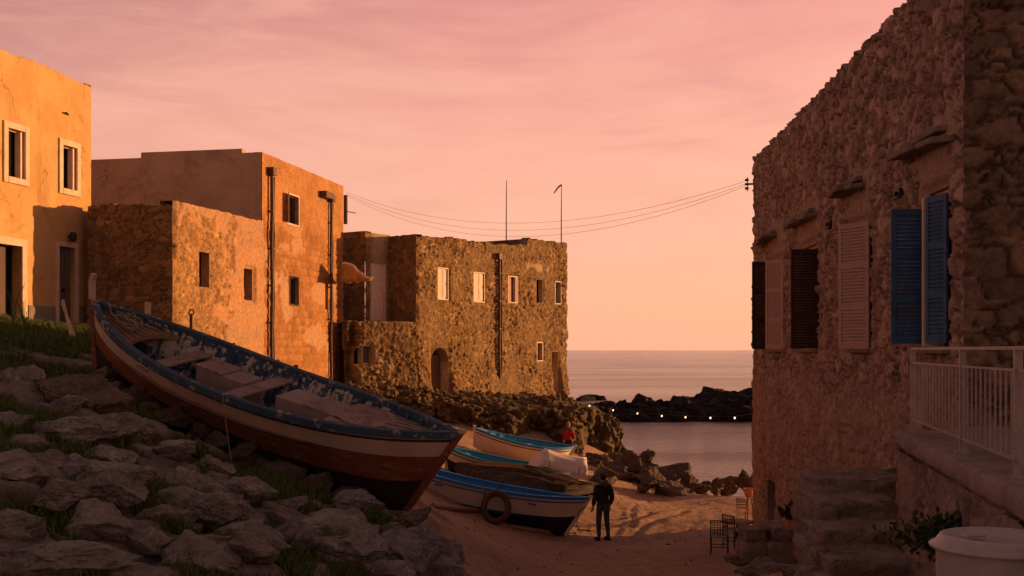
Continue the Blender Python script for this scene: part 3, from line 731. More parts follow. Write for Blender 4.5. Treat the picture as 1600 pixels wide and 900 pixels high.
# ------------------------------------------------------------------ rubble house (by the sea)
A3 = np.array([-4.07, 46.5]); d3 = np.array([.67, 1.]) / math.hypot(.67, 1); wm = Wl(A3, A3 + d3 * 12.42, 1)
p3 = np.array([-d3[1], d3[0]])
rh = thing('rubble_house', 'long flat-roofed house of rough brown rubble standing on the rocks by the sea', 'house', (A3[0], A3[1], 3.0))
tops = [(650, 367), (672, 370), (700, 372), (728, 377), (762, 380), (795, 383), (821, 384), (823, 373), (845, 376), (885, 380)]
tu = [wm.u(a) for a, _ in tops]; tz = [wm.z(a, q) for a, q in tops]; tz[0] = wm.z(651, 367)
tz[-1] = wm.z(885, 380)
T3 = lambda u: float(np.interp(u, tu, tz))
H3 = {'a': wm.rect(684, 699, 420, 467), 'b': wm.rect(740, 756, 427, 471), 'c': wm.rect(794, 808, 433, 472), 'd': wm.rect(838, 847, 437, 473), 'e': wm.rect(868, 876, 441, 474), 'f': wm.rect(839, 847, 536, 563)}
arch = wm.rect(673, 701, 543, 612) + (True, .9); slit = wm.rect(862, 872, 550, 612) + (False, .5)
plm = lambda U, Z: sm(.8 * np.exp(-((U - 9.3) ** 2 / 1.6 + (Z - 9.1) ** 2 / .07)) + (fbm(U * 2, Z * 2, 66) - .5) * 1.2 - .45, -.05, .1)
def f3(U, Z):
    D, I = f_rubble(.26, .17, .11, 70, plaster_fn=plm)(U, Z)
    D = D + .25 * sm(4.6 - Z, 0, 1.8) * (fbm(U * .8, Z * .8, 3) + .2)     # battered, bulging foot
    return D, I
wall('wall', wm, rh, m_rubble, 1.6, T3, [H3[k] for k in 'abcdef'] + [arch, slit], step=.05, fn=f3, nA=-d3, nB=d3, ragged=.16, seed=9, corner=.06)
wr = Wl(wm.B, wm.B + p3 * 6, 1); wall('sea_wall', wr, rh, m_rubble, 1.0, T3(12.4), step=.14, fn=f_rubble(.24, .2, .09, 75), nA=wm.n, ragged=.12, seed=9, corner=.06)
P1 = A3 + p3 * 1.48; P2 = P1 - d3 * 1.56; P3_ = P2 + p3 * 1.4
wa = Wl(P1, A3, 1); wb_ = Wl(P2, P1, 1); wc = Wl(P3_, P2, 1)
zr = 6.0
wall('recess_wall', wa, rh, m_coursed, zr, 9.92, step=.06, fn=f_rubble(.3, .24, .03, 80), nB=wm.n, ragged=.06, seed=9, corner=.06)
dr = wb_.rect(579, 604, 412, 503)
wall('recess_wall', wb_, rh, m_rubble, zr, 9.95, [(dr[0], dr[1], zr, dr[3], False, .12)], step=.06, fn=f_rubble(.3, .24, .03, 82, plaster_fn=lambda U, Z: sm(.7 - np.abs(U - .9), 0, .5)), ragged=.06)
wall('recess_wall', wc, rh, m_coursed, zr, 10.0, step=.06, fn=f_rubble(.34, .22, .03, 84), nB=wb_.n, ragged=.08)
b = MB(); wb_.box(b, dr[0], dr[1], zr, dr[3], -.1, -.05); wb_.box(b, dr[0] + .1, dr[1] - .1, zr + .3, dr[3] - .3, -.05, -.03)
o = b.build('door', m_white, rh); o['label'] = 'tall white door in the upstairs recess'
b = MB(); wb_.box(b, dr[1] - .2, dr[1] - .16, zr + .2, zr + 1.6, .0, .03); b.build('handle', m_frame, o)
# terrace wall below the recess
wt = Wl(np.array([-6.75, 44.6]), A3 + d3 * .05, 1)
zt = wt.z(600, 502)
hf = wt.rect(566, 580, 541, 567); hole = wt.rect(553, 562, 543, 570)
def ft(U, Z):
    D, I = f_rubble(.26, .17, .11, 90, plaster_fn=lambda U, Z: .7 * sm(fbm(U * 1.5, Z * 1.5, 5) - .55, 0, .2))(U, Z)
    D = D + .35 * sm(5.0 - Z, 0, 2.6) * fbm(U * .9, Z * .9, 2) - .5 * np.exp(-((U - .25 - .12 * np.sin(Z * 2.5)) ** 2) / .03) * sm(6.1 - Z, 0, .4)
    return D, I
wall('terrace_wall', wt, rh, m_rubble, 2.0, zt, [hf, hole], step=.05, fn=ft, ragged=.1, seed=6)
wtr = Wl(np.array([-7.05, 46.0]), np.array([-6.75, 44.6]), 1); wall('terrace_wall', wtr, rh, m_rubble, 2.0, zt, step=.08, fn=f_rubble(.28, .22, .08, 91), nB=wt.n, ragged=.1, seed=6)
b = MB(); b.add([(P3_[0] - .8, P3_[1] - .2, zr + .1), (-6.75, 44.6, zr + .1), (A3[0], A3[1], zr + .1), (P1[0], P1[1] + .3, zr + .1)], [(0, 1, 2, 3)]); b.build('terrace_floor', m_roof, rh)
window(wt, hf, rh, m_rubble if False else m_cap, .04, .02, pane=m_greydoor); window(wt, hole, rh, m_cap, 0, pane=m_void)
b = MB(); b.add([wm.P(0, 9.3, -.3), wm.P(12.4, 9.6, -.3), wr.P(6, 9.6, 0), (P3_[0] - 1.5, P3_[1] + 5, 9.3), (P1[0], P1[1] + .3, 9.3)], [(0, 1, 2, 3, 4)]); b.build('roof', m_roof, rh)
# raised back parapet seen dark behind the dip
wk = Wl(wm.P(wm.u(823), 0, -.1)[:2] + p3 * 2.6, wm.P(wm.u(823), 0, -.1)[:2], 1)
wkk = Wl(wm.P(4.5, 0, -3.2)[:2], wm.P(9, 0, -3.2)[:2], 1)
b = MB(); wk.box(b, 0, wk.L - .05, 9.4, T3(wm.u(824)) + .0, -.3, 0); b.build('parapet', m_coursed, rh)
b = MB(); wkk.box(b, 0, 2.2, 9.4, 10.42, -.3, 0); b.build('parapet', m_coursed, rh)
for k in 'ab':
    u0, u1, z0, z1 = H3[k]; o = window(wm, H3[k], rh, m_white, .05, .03, back=-.15)
    b = MB(); um = (u0 + u1) / 2
    for (a, c_) in ((u0 + .01, um - .01), (um + .01, u1 - .01)):
        wm.box(b, a, c_, z0, z1, -.06, -.03)
        for q in (0, 1): wm.box(b, a + .05, c_ - .05, z0 + .08 + q * (z1 - z0) / 2, z0 + (q + 1) * (z1 - z0) / 2 - .05, -.03, -.018)
    b.build('shutter', m_white, o)
u0, u1, z0, z1 = H3['c']; o = window(wm, H3['c'], rh, m_white, .05, .03, back=-.2, pane=m_white)
b = MB(); wm.box(b, u0, u0 + .1, z0, z1, -.12, .02); wm.box(b, u1 - .2, u1, z0, z1, -.12, .02); wm.box(b, (u0 + u1) / 2 - .12, (u0 + u1) / 2 + .06, z0, z1, -.16, -.1); b.build('shutter', m_shut_pink, o)
window(wm, H3['d'], rh, m_cap, .05, .02, pane=m_void)
o = window(wm, H3['e'], rh, m_white, .05, .02, pane=m_void); u0, u1, z0, z1 = H3['e']
b = MB(); wm.box(b, u1 + .08, u1 + .5, z0, z1, -.005, .045); b.build('shutter', m_brick, o)
window(wm, H3['f'], rh, m_white, .06, .03, pane=m_void)
for h in (arch, slit):
    u0, u1, z0, z1 = h[:4]; b = MB(); b.add([wm.P(u0 - .2, z0, -h[5]), wm.P(u1 + .2, z0, -h[5]), wm.P(u1 + .2, z1, -h[5]), wm.P(u0 - .2, z1, -h[5])], [(0, 1, 2, 3)])
    o = b.build('doorway', m_void, rh)
b = MB(); u0, u1, z0, z1 = arch[:4]; wm.box(b, (u0 + u1) / 2, u1 + .1, z0, z0 + 1.6, -.75, -.45); b.build('blocking_stones', m_coursed, rh)
# arch spandrels
b = MB(); r = (u1 - u0) / 2; cz = z1 - r
for sgn in (-1, 1):
    pts = [((u0 + u1) / 2 + sgn * r * math.cos(q), cz + r * math.sin(q)) for q in np.linspace(0, math.pi / 2, 9)]; co = ((u0 + u1) / 2 + sgn * r, z1)
    for i in range(8): b.add([wm.P(*pts[i], .0), wm.P(*pts[i + 1], .0), wm.P(*co, .0), wm.P(*pts[i], -.9), wm.P(*pts[i + 1], -.9)], [(0, 1, 2), (0, 3, 4, 1)])
b.build('arch_stones', m_cap, rh)
pipe(wm, 776, 396, 618, rh, .06, .16, True)
# antennas
for (px, yt, yb, flag) in ((791, 282, 392, 0), (877, 287, 392, 1)):
    Yb = 54.5 if px < 800 else 57.2
    t = thing('antenna_mast', 'thin bare mast on the middle of the rubble house roof' if not flag else 'thin mast with a small dark pennant at the seaward end of the roof', 'mast', tuple(at(px, yb, Yb)), group='roof masts')
    b = MB(); b.tube([at(px, yb, Yb), at(px, (yt + yb) / 2, Yb), at(px + .5, yt, Yb)], [.035, .028, .018], 6); b.build('pole', m_iron, t)
    if flag:
        b = MB(); G = []
        for i in range(7):
            s = i / 6; G.append([at(px + .5 - 12 * s, yt + 1 + 11 * s - 2 * math.sin(s * 4) + k * (2.0 + 3.5 * s * (1 - s) * 2), Yb + .1 * math.sin(s * 7)) for k in (0, .5, 1)])
        b.grid(G); b.build('pennant', m_flag, t, solid=.012)
# awning
t = thing('cloth_awning', 'sagging ochre cloth awning hung beside the brown house', 'awning', tuple(at(556, 440, 44.8)))
b = MB(); G = []
EA = [(535, 412), (546, 411), (557, 420), (567, 430), (583, 435)]; EB = [(535, 442), (545, 442), (555, 441), (565, 440), (577, 438)]
for i in range(17):
    s = i / 4; row = []
    ea = (np.interp(s, range(5), [e[0] for e in EA]), np.interp(s, range(5), [e[1] for e in EA])); eb = (np.interp(s, range(5), [e[0] for e in EB]), np.interp(s, range(5), [e[1] for e in EB]))
    for j in range(9): v = j / 8; row.append(at(*ea, 43.9) * (1 - v) + at(*eb, 45.3) * v + np.array([0, 0, -.05 * math.sin(v * math.pi) + .03 * math.sin(s * 5)]))
    G.append(row)
b.grid(G); b.build('cloth', m_awning, t, smooth=True, solid=.02)
b = MB(); b.tube([G[i][0] for i in range(17)], .045, 6); b.build('hem', m_canvas, t)

# ------------------------------------------------------------------ right stone house
AR = np.array([6.09, 14.8]); BR = np.array([6.96, 31.4]); wR = Wl(AR, BR, -1); dR = wR.d; qR = np.array([dR[1], -dR[0]])
sh = thing('stone_house', 'tall fieldstone house with louvred shutters filling the right side', 'house', (AR[0], AR[1], 2.0))
zR = 10.44
win = [(wR.u(1281), wR.u(1254)), (wR.u(1228), wR.u(1208)), (wR.u(1363), wR.u(1335)), (wR.u(1487), wR.u(1452))]
HR = [(min(a), max(a), 5.02, 7.3) for a in win]
u4 = wR.u(1215), wR.u(1199)
dH = (min(u4), max(u4), -.5, wR.z(1207, 752), False, .45)
def plR(U, Z):
    t = np.zeros_like(U)
    for h in HR:
        c_ = (h[0] + h[1]) / 2; hw = (h[1] - h[0]) / 2 + .16
        t = np.maximum(t, sm(hw - np.abs(U - c_) + .3 * (fbm(U * 3, Z * 3, 5) - .5), -.08, .1) * sm(Z, 6.9, 7.3) * sm(8.35 - Z, 0, .25) * .95)
    low = .75 * sm(4.6 - Z + .9 * (fbm(U * .9, Z * .9, 8) - .5), -.2, .6)
    return np.maximum(t, low * (.55 + .45 * fbm(U * 2, Z * 2, 9)))
fRR = f_rubble(.34, .24, .11, 101, plaster_fn=plR, warp=.12, sme=.3)
wall('wall', wR, sh, m_pink, -1.0, lambda u: zR, HR + [dH], step=.042, fn=fRR, nA=-dR, ragged=.09, seed=13, corner=.04, cap=.5)
wF = Wl(AR, AR + qR * 24, 1)
fQ = f_rubble(.62, .30, .11, 222, warp=.08, sme=.2)
wF_near = Wl(AR, AR + qR * 5, 1); wF_sunstop = Wl(AR + qR * 5, AR + qR * 24, 1); wall('front_wall', wF_sunstop, sh, m_quoin, 1.0, zR, step=.5, cap=.5)  # far stretch is out of view, lengthened to keep sun off the terrace
wall('front_wall', wF_near, sh, m_quoin, 1.0, lambda u: zR, step=.045, fn=fQ, nA=wR.n, ragged=.2, seed=13, corner=.04, cap=.5)
wE = Wl(BR, BR + qR * 24, -1); wall('sea_wall', wE, sh, m_pink, -1.5, zR, step=.4, seed=13)
b = MB(); b.add([wR.P(0, zR - .6, 0), wR.P(wR.L, zR - .6, 0), wE.P(24, zR - .6, 0), wF.P(24, zR - .6, 0)], [(0, 1, 2, 3)]); b.build('roof', m_roof, sh)
# lintel slabs
def slab(u0, u1, z, out, seed, tilt=0):
    r_ = random.Random(seed); b = MB(); n = 3; uu = [u0 + (u1 - u0) * k / n for k in range(n + 1)]
    for k in range(n):
        j = lambda a=.03: r_.uniform(-a, a)
        o_ = out * r_.uniform(.8, 1.15); zc = z + tilt * (k - 1) + j(.03); t = r_.uniform(.07, .12)
        P_ = [wR.P(uu[k] + j(), zc + j(.02), -.05), wR.P(uu[k + 1] - .02, zc + j(.02), -.05), wR.P(uu[k + 1] + j(), zc - .03 + j(.03), o_), wR.P(uu[k] + .03 + j(), zc - .03 + j(.03), o_)]
        b.hexa(P_ + [(p_[0], p_[1], p_[2] + t) for p_ in P_])
    # thinner upper stone
    P_ = [wR.P(u0 + .1, z + .11, -.05), wR.P(u1 - .15, z + .13, -.05), wR.P(u1 - .2, z + .12, out * .6), wR.P(u0 + .2, z + .1, out * .55)]
    b.hexa(P_ + [(p_[0], p_[1], p_[2] + .09) for p_ in P_])
    b.build('lintel', m_slab, sh, bevel=.02)
for (xa, xb, yb, sd_) in ((1283, 1245, 347, 1), (1220, 1195, 376, 2), (1362, 1328, 298, 3), (1497, 1425, 232, 4)):
    ua, ub = sorted((wR.u(xa), wR.u(xb))); slab(ua, ub, wR.z((xa + xb) / 2, yb), .42, sd_, .02)
for i, h in enumerate(HR):
    u0, u1, z0, z1 = h; o = window(wR, h, sh, m_frame, 0, back=-.3)
    b = MB(); t = .07
    wR.box(b, u0, u0 + t, z0, z1, -.2, -.08); wR.box(b, u1 - t, u1, z0, z1, -.2, -.08); wR.box(b, u0 + t, u1 - t, z1 - t, z1, -.2, -.085); b.build('frame', m_frame if i == 3 else m_shut_pink, o)
    b = MB(); wR.box(b, u0 - .1, u1 + .1, z0 - .07, z0, -.1, .14); b.build('sill', m_slab, o, bevel=.01)
    n_ = wR.n
    if i == 0:   # one leaf standing out square in the shade colour, one in the lit colour
        louvre('shutter', wR.P(u0 - .02, 0, .05)[:2], n_, .56, 5.03, wR.z(1277, 391), m_shut_shade, o)['label'] = 'brown louvred shutter standing straight out, its shade painted dark'
    if i == 1:
        louvre('shutter', wR.P(u0 - .02, 0, .06)[:2], n_ * .55 + dR * .84, .62, 5.03, wR.z(1230, 404), m_shut_pink, o)['label'] = 'brown shutter half open with sky light painted pinkish'
        louvre('shutter', wR.P(wR.u(1203), 0, .05)[:2], n_, .42, 5.03, wR.z(1192, 414), m_shut_shade, o)['label'] = 'brown shutter at the seaward end, its shade painted dark'
    if i == 2:
        louvre('shutter', wR.P(u0 - .02, 0, .06)[:2], n_ * .60 + dR * .80, .66, 5.03, wR.z(1358, 348), m_shut_pink, o)['label'] = 'brown shutter half open with sky light painted pinkish'
    if i == 3:
        louvre('shutter', wR.P(u1 + .02, 0, .05)[:2], n_, .50, wR.z(1450, 537), wR.z(1450, 327), m_shut_blue, o)['label'] = 'blue shutter standing straight out'
        louvre('shutter', wR.P(u0 + .0, 0, .06)[:2], n_ * .26 + dR * .96, .50, wR.z(1485, 536), wR.z(1485, 302), m_shut_blue, o)['label'] = 'blue shutter half open'
        b = MB(); wR.box(b, u0 + .60, u0 + .66, 5.05, z1 - .1, .0, .20); b.build('casement', m_white, o)
b = MB(); b.add([wR.P(dH[0], -.5, -.4), wR.P(dH[1], -.5, -.4), wR.P(dH[1], dH[3], -.4), wR.P(dH[0], dH[3], -.4)], [(0, 1, 2, 3)]); o = b.build('door', m_darkwood, sh); o['label'] = 'small dark doorway at beach level'
for (px, py, s_) in ((1303, 351, .2), (1414, 303, .16)):
    b = MB(); u_ = wR.u(px); z_ = wR.z(px, py); wR.box(b, u_ - s_, u_ + s_, z_ - .07, z_ + .07, .02, .14); wR.box(b, u_ - s_ + .08, u_ - s_ + .16, z_ - .04, z_ + .03, .14, .19); b.build('junction_box', m_iron, sh, bevel=.01)
b = MB(); z_ = wR.z(1178, 290); b.tube([wR.P(wR.L - .1, z_, .02), wR.P(wR.L - .05, z_, .25)], .03, 6)
for k in (-.12, 0, .12): b.tube([wR.P(wR.L - .05, z_ + k, .2), wR.P(wR.L - .05, z_ + k, .3)], .035, 8)
b.tube([wR.P(wR.L - .05, z_ - .2, .23), wR.P(wR.L - .05, z_ + .2, .23)], .015, 6); b.build('cable_bracket', m_iron, sh)

# ------------------------------------------------------------------ terrace, railing, stairs
C0 = np.array([4.94, 13.9]); dT = np.array([-.203, -1.]) / math.hypot(.203, 1); wT = Wl(C0, C0 + dT * 9.5, 1)
te = thing('stone_terrace', 'raised stone terrace with a thick ledge beneath the railing at right', 'terrace', (C0[0], C0[1], 2.0))
ztT = 3.98
wall('wall', wT, te, m_terr, 1.2, ztT - .22, step=.05, fn=f_rubble(.38, .26, .11, 140, plaster_fn=lambda U, Z: .8 * sm(fbm(U * 1.2, Z * 1.2, 3) - .42, 0, .2)), nA=-dT, seed=3, cap=0)
wT2 = Wl(AR + qR * .6, C0, -1); wall('end_wall', wT2, te, m_terr, 1.2, ztT - .22, step=.1, fn=f_rubble(.3, .24, .05, 142), nB=wT.n, seed=3, cap=0)
us = np.linspace(-.1, 9.5, 90); prof = [(-.6, .0), (.03, .004), (.075, -.008), (.098, -.035), (.10, -.165), (.08, -.20), (-.02, -.21)]
G = []
for u_ in us:
    k = .5 * fbm(np.array([u_ * 3.]), np.array([.5]), 3)[0] - .5; row = []
    for j, (d_, z_) in enumerate(prof): row.append(wT.P(u_, ztT + z_ + .035 * (fbm(np.array([u_ * 3.]), np.array([j * .9]), 5)[0] - .5), d_ + .07 * k * (j > 0)))
    G.append(row)
b = MB(); b.grid(G); b.add([G[0][j] for j in range(7)], [(0, 1, 2, 3, 4, 5, 6)]); b.build('coping', plain('worn_ledge_cement', (.31, .24, .21), (.20, .155, .135), 2.2, .9, .9, .03, fine=14), te, smooth=True)
b = MB(); b.add([wT.P(0, ztT + .012, -.45), wT.P(9.5, ztT + .012, -.45), wF.P(7, ztT + .012, -8), wF.P(7, ztT + .012, .0), wF.P(0.3, ztT + .012, .0)], [(0, 1, 2, 3, 4)]); b.build('floor', m_roof, te)
rl = thing('metal_railing', 'pale painted metal railing with upright bars on the terrace ledge', 'railing', wT.P(0, ztT, -.1))
b = MB(); zt_, zb_ = 5.03, 4.13
wT.box(b, .0, 9.0, zt_ - .03, zt_, -.14, -.10); b.build('top_rail', m_metal, rl, bevel=.004)
b = MB(); wT.box(b, .0, 9.0, zt_ - .20, zt_ - .18, -.135, -.105); b.build('upper_rail', m_metal, rl)
b = MB(); wT.box(b, .0, 9.0, zb_ - .015, zb_ + .01, -.135, -.105); b.build('bottom_rail', m_metal, rl)
posts = [.02, wT.u(1482), wT.u(1563), wT.u(1563) + 1.55, wT.u(1563) + 3.1]
for u_ in posts: b = MB(); wT.box(b, u_, u_ + .06, ztT - .03, zt_ - .03, -.155, -.095); wT.box(b, u_ - .04, u_ + .10, ztT - .02, ztT + .03, -.19, -.06); b.build('post', m_metal, rl)
k = .15
while k < 6.8:
    if all(abs(k - (q + .03)) > .07 for q in posts): b = MB(); b.tube([wT.P(k, zb_ + .01, -.12), wT.P(k, zt_ - .2, -.12)], .009, 6); b.build('bar', m_metal, rl)
    k += .19
b = MB(); wT.box(b, 3.4, 4.3, 4.0, 5.02, -1.6, -1.1); b.box(wT.P(3.85, 5.05, -1.35), (.6, .95, .05), Matrix.Rotation(-.2, 3, 'Z')); o = b.build('red_box', m_redbox, bevel=.02); setp(o, 'dark red box standing on the terrace behind the railing', 'box')

st = thing('stone_stairs', 'worn stone staircase of huge blocks climbing beside the fieldstone house', 'stairs', (4.2, 12.5, 2.0))
def roughblock(x0, x1, y0, y1, z0, z1, seed, r=.06, res=.05, shear=0):
    """worn block: a box surface remeshed on a grid and displaced"""
    V = []; F = []
    def face(o, a, b_, na, nb):
        base = len(V)
        for i in range(na + 1):
            for j in range(nb + 1): V.append(o + a * i / na + b_ * j / nb)
        for i in range(na):
            for j in range(nb): q = base + i * (nb + 1) + j; F.append((q, q + nb + 1, q + nb + 2, q + 1))
    sx, sy, sz = x1 - x0, y1 - y0, z1 - z0; k = lambda L: max(2, int(L / res))
    o = np.array([x0, y0, z0]); ex, ey, ez = np.array([sx, 0, 0]), np.array([0, sy, 0]), np.array([0, 0, sz])
    face(o, ex, ez, k(sx), k(sz)); face(o + ey, ex, ez, k(sx), k(sz)); face(o, ey, ez, k(sy), k(sz)); face(o + ex, ey, ez, k(sy), k(sz)); face(o + ez, ex, ey, k(sx), k(sy)); face(o, ex, ey, k(sx), k(sy))
    V = np.array(V); c_ = np.array([(x0 + x1) / 2, (y0 + y1) / 2, (z0 + z1) / 2]); h = np.array([sx, sy, sz]) / 2
    q = (V - c_) / h; rr = min(.06, min(h) * .4)
    inner = np.clip(V, c_ - h + rr, c_ + h - rr); dd = V - inner; L = np.linalg.norm(dd, axis=1, keepdims=True); V2 = inner + dd / np.maximum(L, 1e-6) * np.where(L > 1e-6, rr, 0)
    V2 = np.where(L > 1e-6, V2, V)
    nrm = dd / np.maximum(L, 1e-6)
    dsp = np.array([mnoise.fractal(Vector(v * 2.6 + seed * 3.7), .8, 2.1, 6) for v in V]) ; d2_ = np.array([mnoise.noise(Vector(v * 1.1 + seed)) for v in V])
    strat = np.array([mnoise.noise(Vector((v[0] * 1.5, v[1] * 1.5, v[2] * 11 + seed))) for v in V]) * (np.abs(nrm[:, 2]) < .5)
    V2 = V2 + nrm * (dsp * r + d2_ * r * 1.2 + strat * r * .9)[:, None]
    V2[:, 0] += shear * (V2[:, 1] - c_[1])
    return V2, F
def blockobj(name, parent, mat, *a, **k):
    V, F = roughblock(*a, **k); return npmesh(name, V, F, mat, parent, smooth=True)
m_stair = rock_mat('worn_stair_stone', (.36, .27, .245), (.28, .21, .19), (.42, .32, .29), (.10, .09, .06), scale=1.2)
for i, a in enumerate([(3.66, 4.75, 12.7, 13.75, 2.15, 2.58), (3.84, 4.98, 13.55, 14.7, 2.2, 2.79), (4.05, 5.2, 14.45, 15.5, 2.3, 3.01), (4.22, 5.9, 15.25, 16.3, 2.3, 3.24)]): blockobj('step', st, m_stair, *a, i + 1)
for i, a in enumerate([(3.5, 3.8, 12.4, 13.4, .8, 2.40), (3.68, 4.0, 13.3, 14.4, .8, 2.6), (4.0, 4.28, 14.3, 15.6, .8, 2.95), (3.7, 4.9, 12.3, 12.9, 1.6, 2.30)]): blockobj('side_stone', st, m_stair, *a, i + 20)
blockobj('core', st, m_stair, 4.3, 5.9, 13.0, 16.3, .5, 2.35, 40)

# stacked low blocks by the staircase
for i, (x0, x1, y0, y1, Yb, lab) in enumerate([(1163, 1205, 826, 850, 21.0, 'upper left long stone block of the low wall by the doorway'), (1205, 1245, 823, 850, 21.0, 'upper right stone block of the low wall by the doorway'), (1160, 1198, 850, 878, 20.8, 'lower left stone block of the low wall beside the stairs'), (1198, 1250, 850, 880, 20.8, 'lower right stone block of the low wall beside the stairs')]):
    p0 = at(x0, y0, Yb); p1 = at(x1, y1 + 6, Yb)
    o = blockobj('stone_block', None, m_stair, p0[0], p1[0], Yb - .05 * (i % 2), Yb + .8, p1[2], p0[2], i + 50); setp(o, lab, 'stone block', 'blocks of the low wall beside the stairs')

# ------------------------------------------------------------------ rocks
def ico(sub):
    t = (1 + 5 ** .5) / 2
    V = [(-1, t, 0), (1, t, 0), (-1, -t, 0), (1, -t, 0), (0, -1, t), (0, 1, t), (0, -1, -t), (0, 1, -t), (t, 0, -1), (t, 0, 1), (-t, 0, -1), (-t, 0, 1)]
    F = [(0, 11, 5), (0, 5, 1), (0, 1, 7), (0, 7, 10), (0, 10, 11), (1, 5, 9), (5, 11, 4), (11, 10, 2), (10, 7, 6), (7, 1, 8), (3, 9, 4), (3, 4, 2), (3, 2, 6), (3, 6, 8), (3, 8, 9), (4, 9, 5), (2, 4, 11), (6, 2, 10), (8, 6, 7), (9, 8, 1)]
    V = [np.array(v) / np.linalg.norm(v) for v in V]
    for _ in range(sub):
        c_ = {}; F2 = []
        def mid(a, b_):
            k = (min(a, b_), max(a, b_))
            if k not in c_: m_ = V[a] + V[b_]; V.append(m_ / np.linalg.norm(m_)); c_[k] = len(V) - 1
            return c_[k]
        for a, b_, d_ in F: x, y, z = mid(a, b_), mid(b_, d_), mid(d_, a); F2 += [(a, x, z), (b_, y, x), (d_, z, y), (x, y, z)]
        F = F2
    return np.array(V), np.array(F)
ICO = {k: ico(k) for k in (2, 3, 4)}
def rockmesh(seed, sub=4, rough=.11, planes=20, flat=.8):
    r_ = np.random.RandomState(seed); V, F = ICO[sub]; V = V.copy()
    for _ in range(planes):
        n_ = r_.normal(size=3); n_[2] *= 1.2; n_ /= np.linalg.norm(n_); d_ = r_.uniform(.40, .82); k = V @ n_; V = V - np.maximum(k - d_, 0)[:, None] * n_ * .93
    V *= np.array([1, r_.uniform(.75, 1), flat])
    dsp = np.array([mnoise.fractal(Vector(v * 2.4 + seed * 5.1), .75, 2.1, 6) for v in V])
    rid = np.array([mnoise.ridged_multi_fractal(Vector(v * 2.1 + seed), .9, 2.1, 5, 1.0, 2.0) for v in V])
    nn = V / np.linalg.norm(V, axis=1, keepdims=True)
    V = V + nn * (dsp * rough - (rid - 1.2) * rough * .55)[:, None]
    V /= np.abs(V).max(0)
    me = bpy.data.meshes.new('boulder'); me.from_pydata(V.tolist(), [], F.tolist()); me.polygons.foreach_set('use_smooth', [sub < 4] * len(F)); me.update()
    return me
RM = [rockmesh(i + 1) for i in range(12)]
RS = [rockmesh(i + 40, 3, .12) for i in range(6)]
RMr = {}
def rockobj(i, loc, size, rot, mat, small=False, name='boulder'):
    key = (i % (6 if small else 12), small, mat.name)
    if key not in RMr:
        me = (RS if small else RM)[key[0]].copy(); me.materials.append(mat); RMr[key] = me
    o = bpy.data.objects.new(name, RMr[key]); S.collection.objects.link(o); o.location = loc; o.scale = size; o.rotation_euler = rot; return o
fg = [(108, 612, 125, 105, 'big brown boulder mass left of the high end of the large boat'), (27, 735, 92, 50, 'flat-topped grey boulder at the left edge below the grass'), (25, 775, 70, 34, 'low grey boulder at the left edge above the foreground grass'),
      (110, 674, 140, 46, 'long low slab-like boulder below the big brown boulder'), (155, 715, 80, 40, 'pointed grey boulder above the square one'), (178, 748, 108, 46, 'square-edged pale boulder in the middle of the left slope'),
      (92, 745, 44, 40, 'small upright boulder left of the square-edged pale one'), (165, 790, 92, 52, 'rounded pale boulder below the square-edged one'), (85, 808, 84, 44, 'domed boulder at left above the foreground grass'),
      (150, 838, 102, 62, 'broad boulder with a shadowed front above the bottom left corner'), (98, 892, 160, 60, 'large smooth boulder cut by the bottom left edge'), (250, 815, 76, 48, None), (275, 790, 76, 30, None), (268, 733, 76, 34, None),
      (305, 765, 76, 54, 'fractured pale boulder under the mooring rope'), (330, 815, 76, 44, None), (298, 878, 140, 75, 'broad bulky boulder at the bottom left of centre'), (378, 842, 86, 52, None), (205, 678, 74, 34, None), (325, 742, 64, 36, None),
      (107, 652, 52, 22, None), (18, 655, 54, 40, None), (400, 855, 100, 62, None), (455, 850, 96, 62, 'dark-sided boulder below the middle of the large boat'), (512, 818, 96, 46, 'low pitted boulder under the large boat'), (552, 835, 64, 60, None),
      (600, 842, 54, 44, None), (525, 880, 120, 64, 'wide boulder at the bottom edge below the large boat'), (620, 870, 84, 62, 'angular boulder at the foot of the slope'), (652, 855, 46, 70, None), (692, 866, 84, 60, 'last boulder before the sand right of the large boat'), (685, 895, 64, 28, None),
      (380, 793, 76, 36, None), (648, 808, 44, 30, 'small sunlit rock at the edge of the sand by the keel'), (590, 895, 84, 32, None), (385, 888, 84, 50, None), (40, 690, 60, 30, None), (230, 875, 60, 40, None), (445, 800, 60, 30, None), (560, 800, 60, 26, None), (470, 895, 80, 36, None), (20, 850, 70, 40, None), (20, 600, 60, 50, None)]
rr = random.Random(3); placed = []
for i, (px, py, w_, h_, lab) in enumerate(fg):
    P_ = hit(px, py + h_ * .30); Yr = P_[1]; sw = w_ * Yr / FPX * .68; shh = h_ * Yr / FPX * .68
    ex_ = .9
    o = rockobj(i * 5 + 3, (P_[0], P_[1] + sw * .35, P_[2] + shh * .22 + .8 * float(outcrop(np.array([P_[0]]), np.array([P_[1] + sw * .35]))[0][0])), (sw, sw * .9, max(shh, sw * .34)), (rr.uniform(-.15, .15), rr.uniform(-.15, .15), rr.uniform(0, 6.28)), m_rockd if i == 0 else m_rock)
    setp(o, lab or 'weathered grey limestone boulder among many on the grassy slope below the boat', 'boulder', 'limestone boulders on the slope'); placed.append((P_[0], P_[1]))
cnt = 0
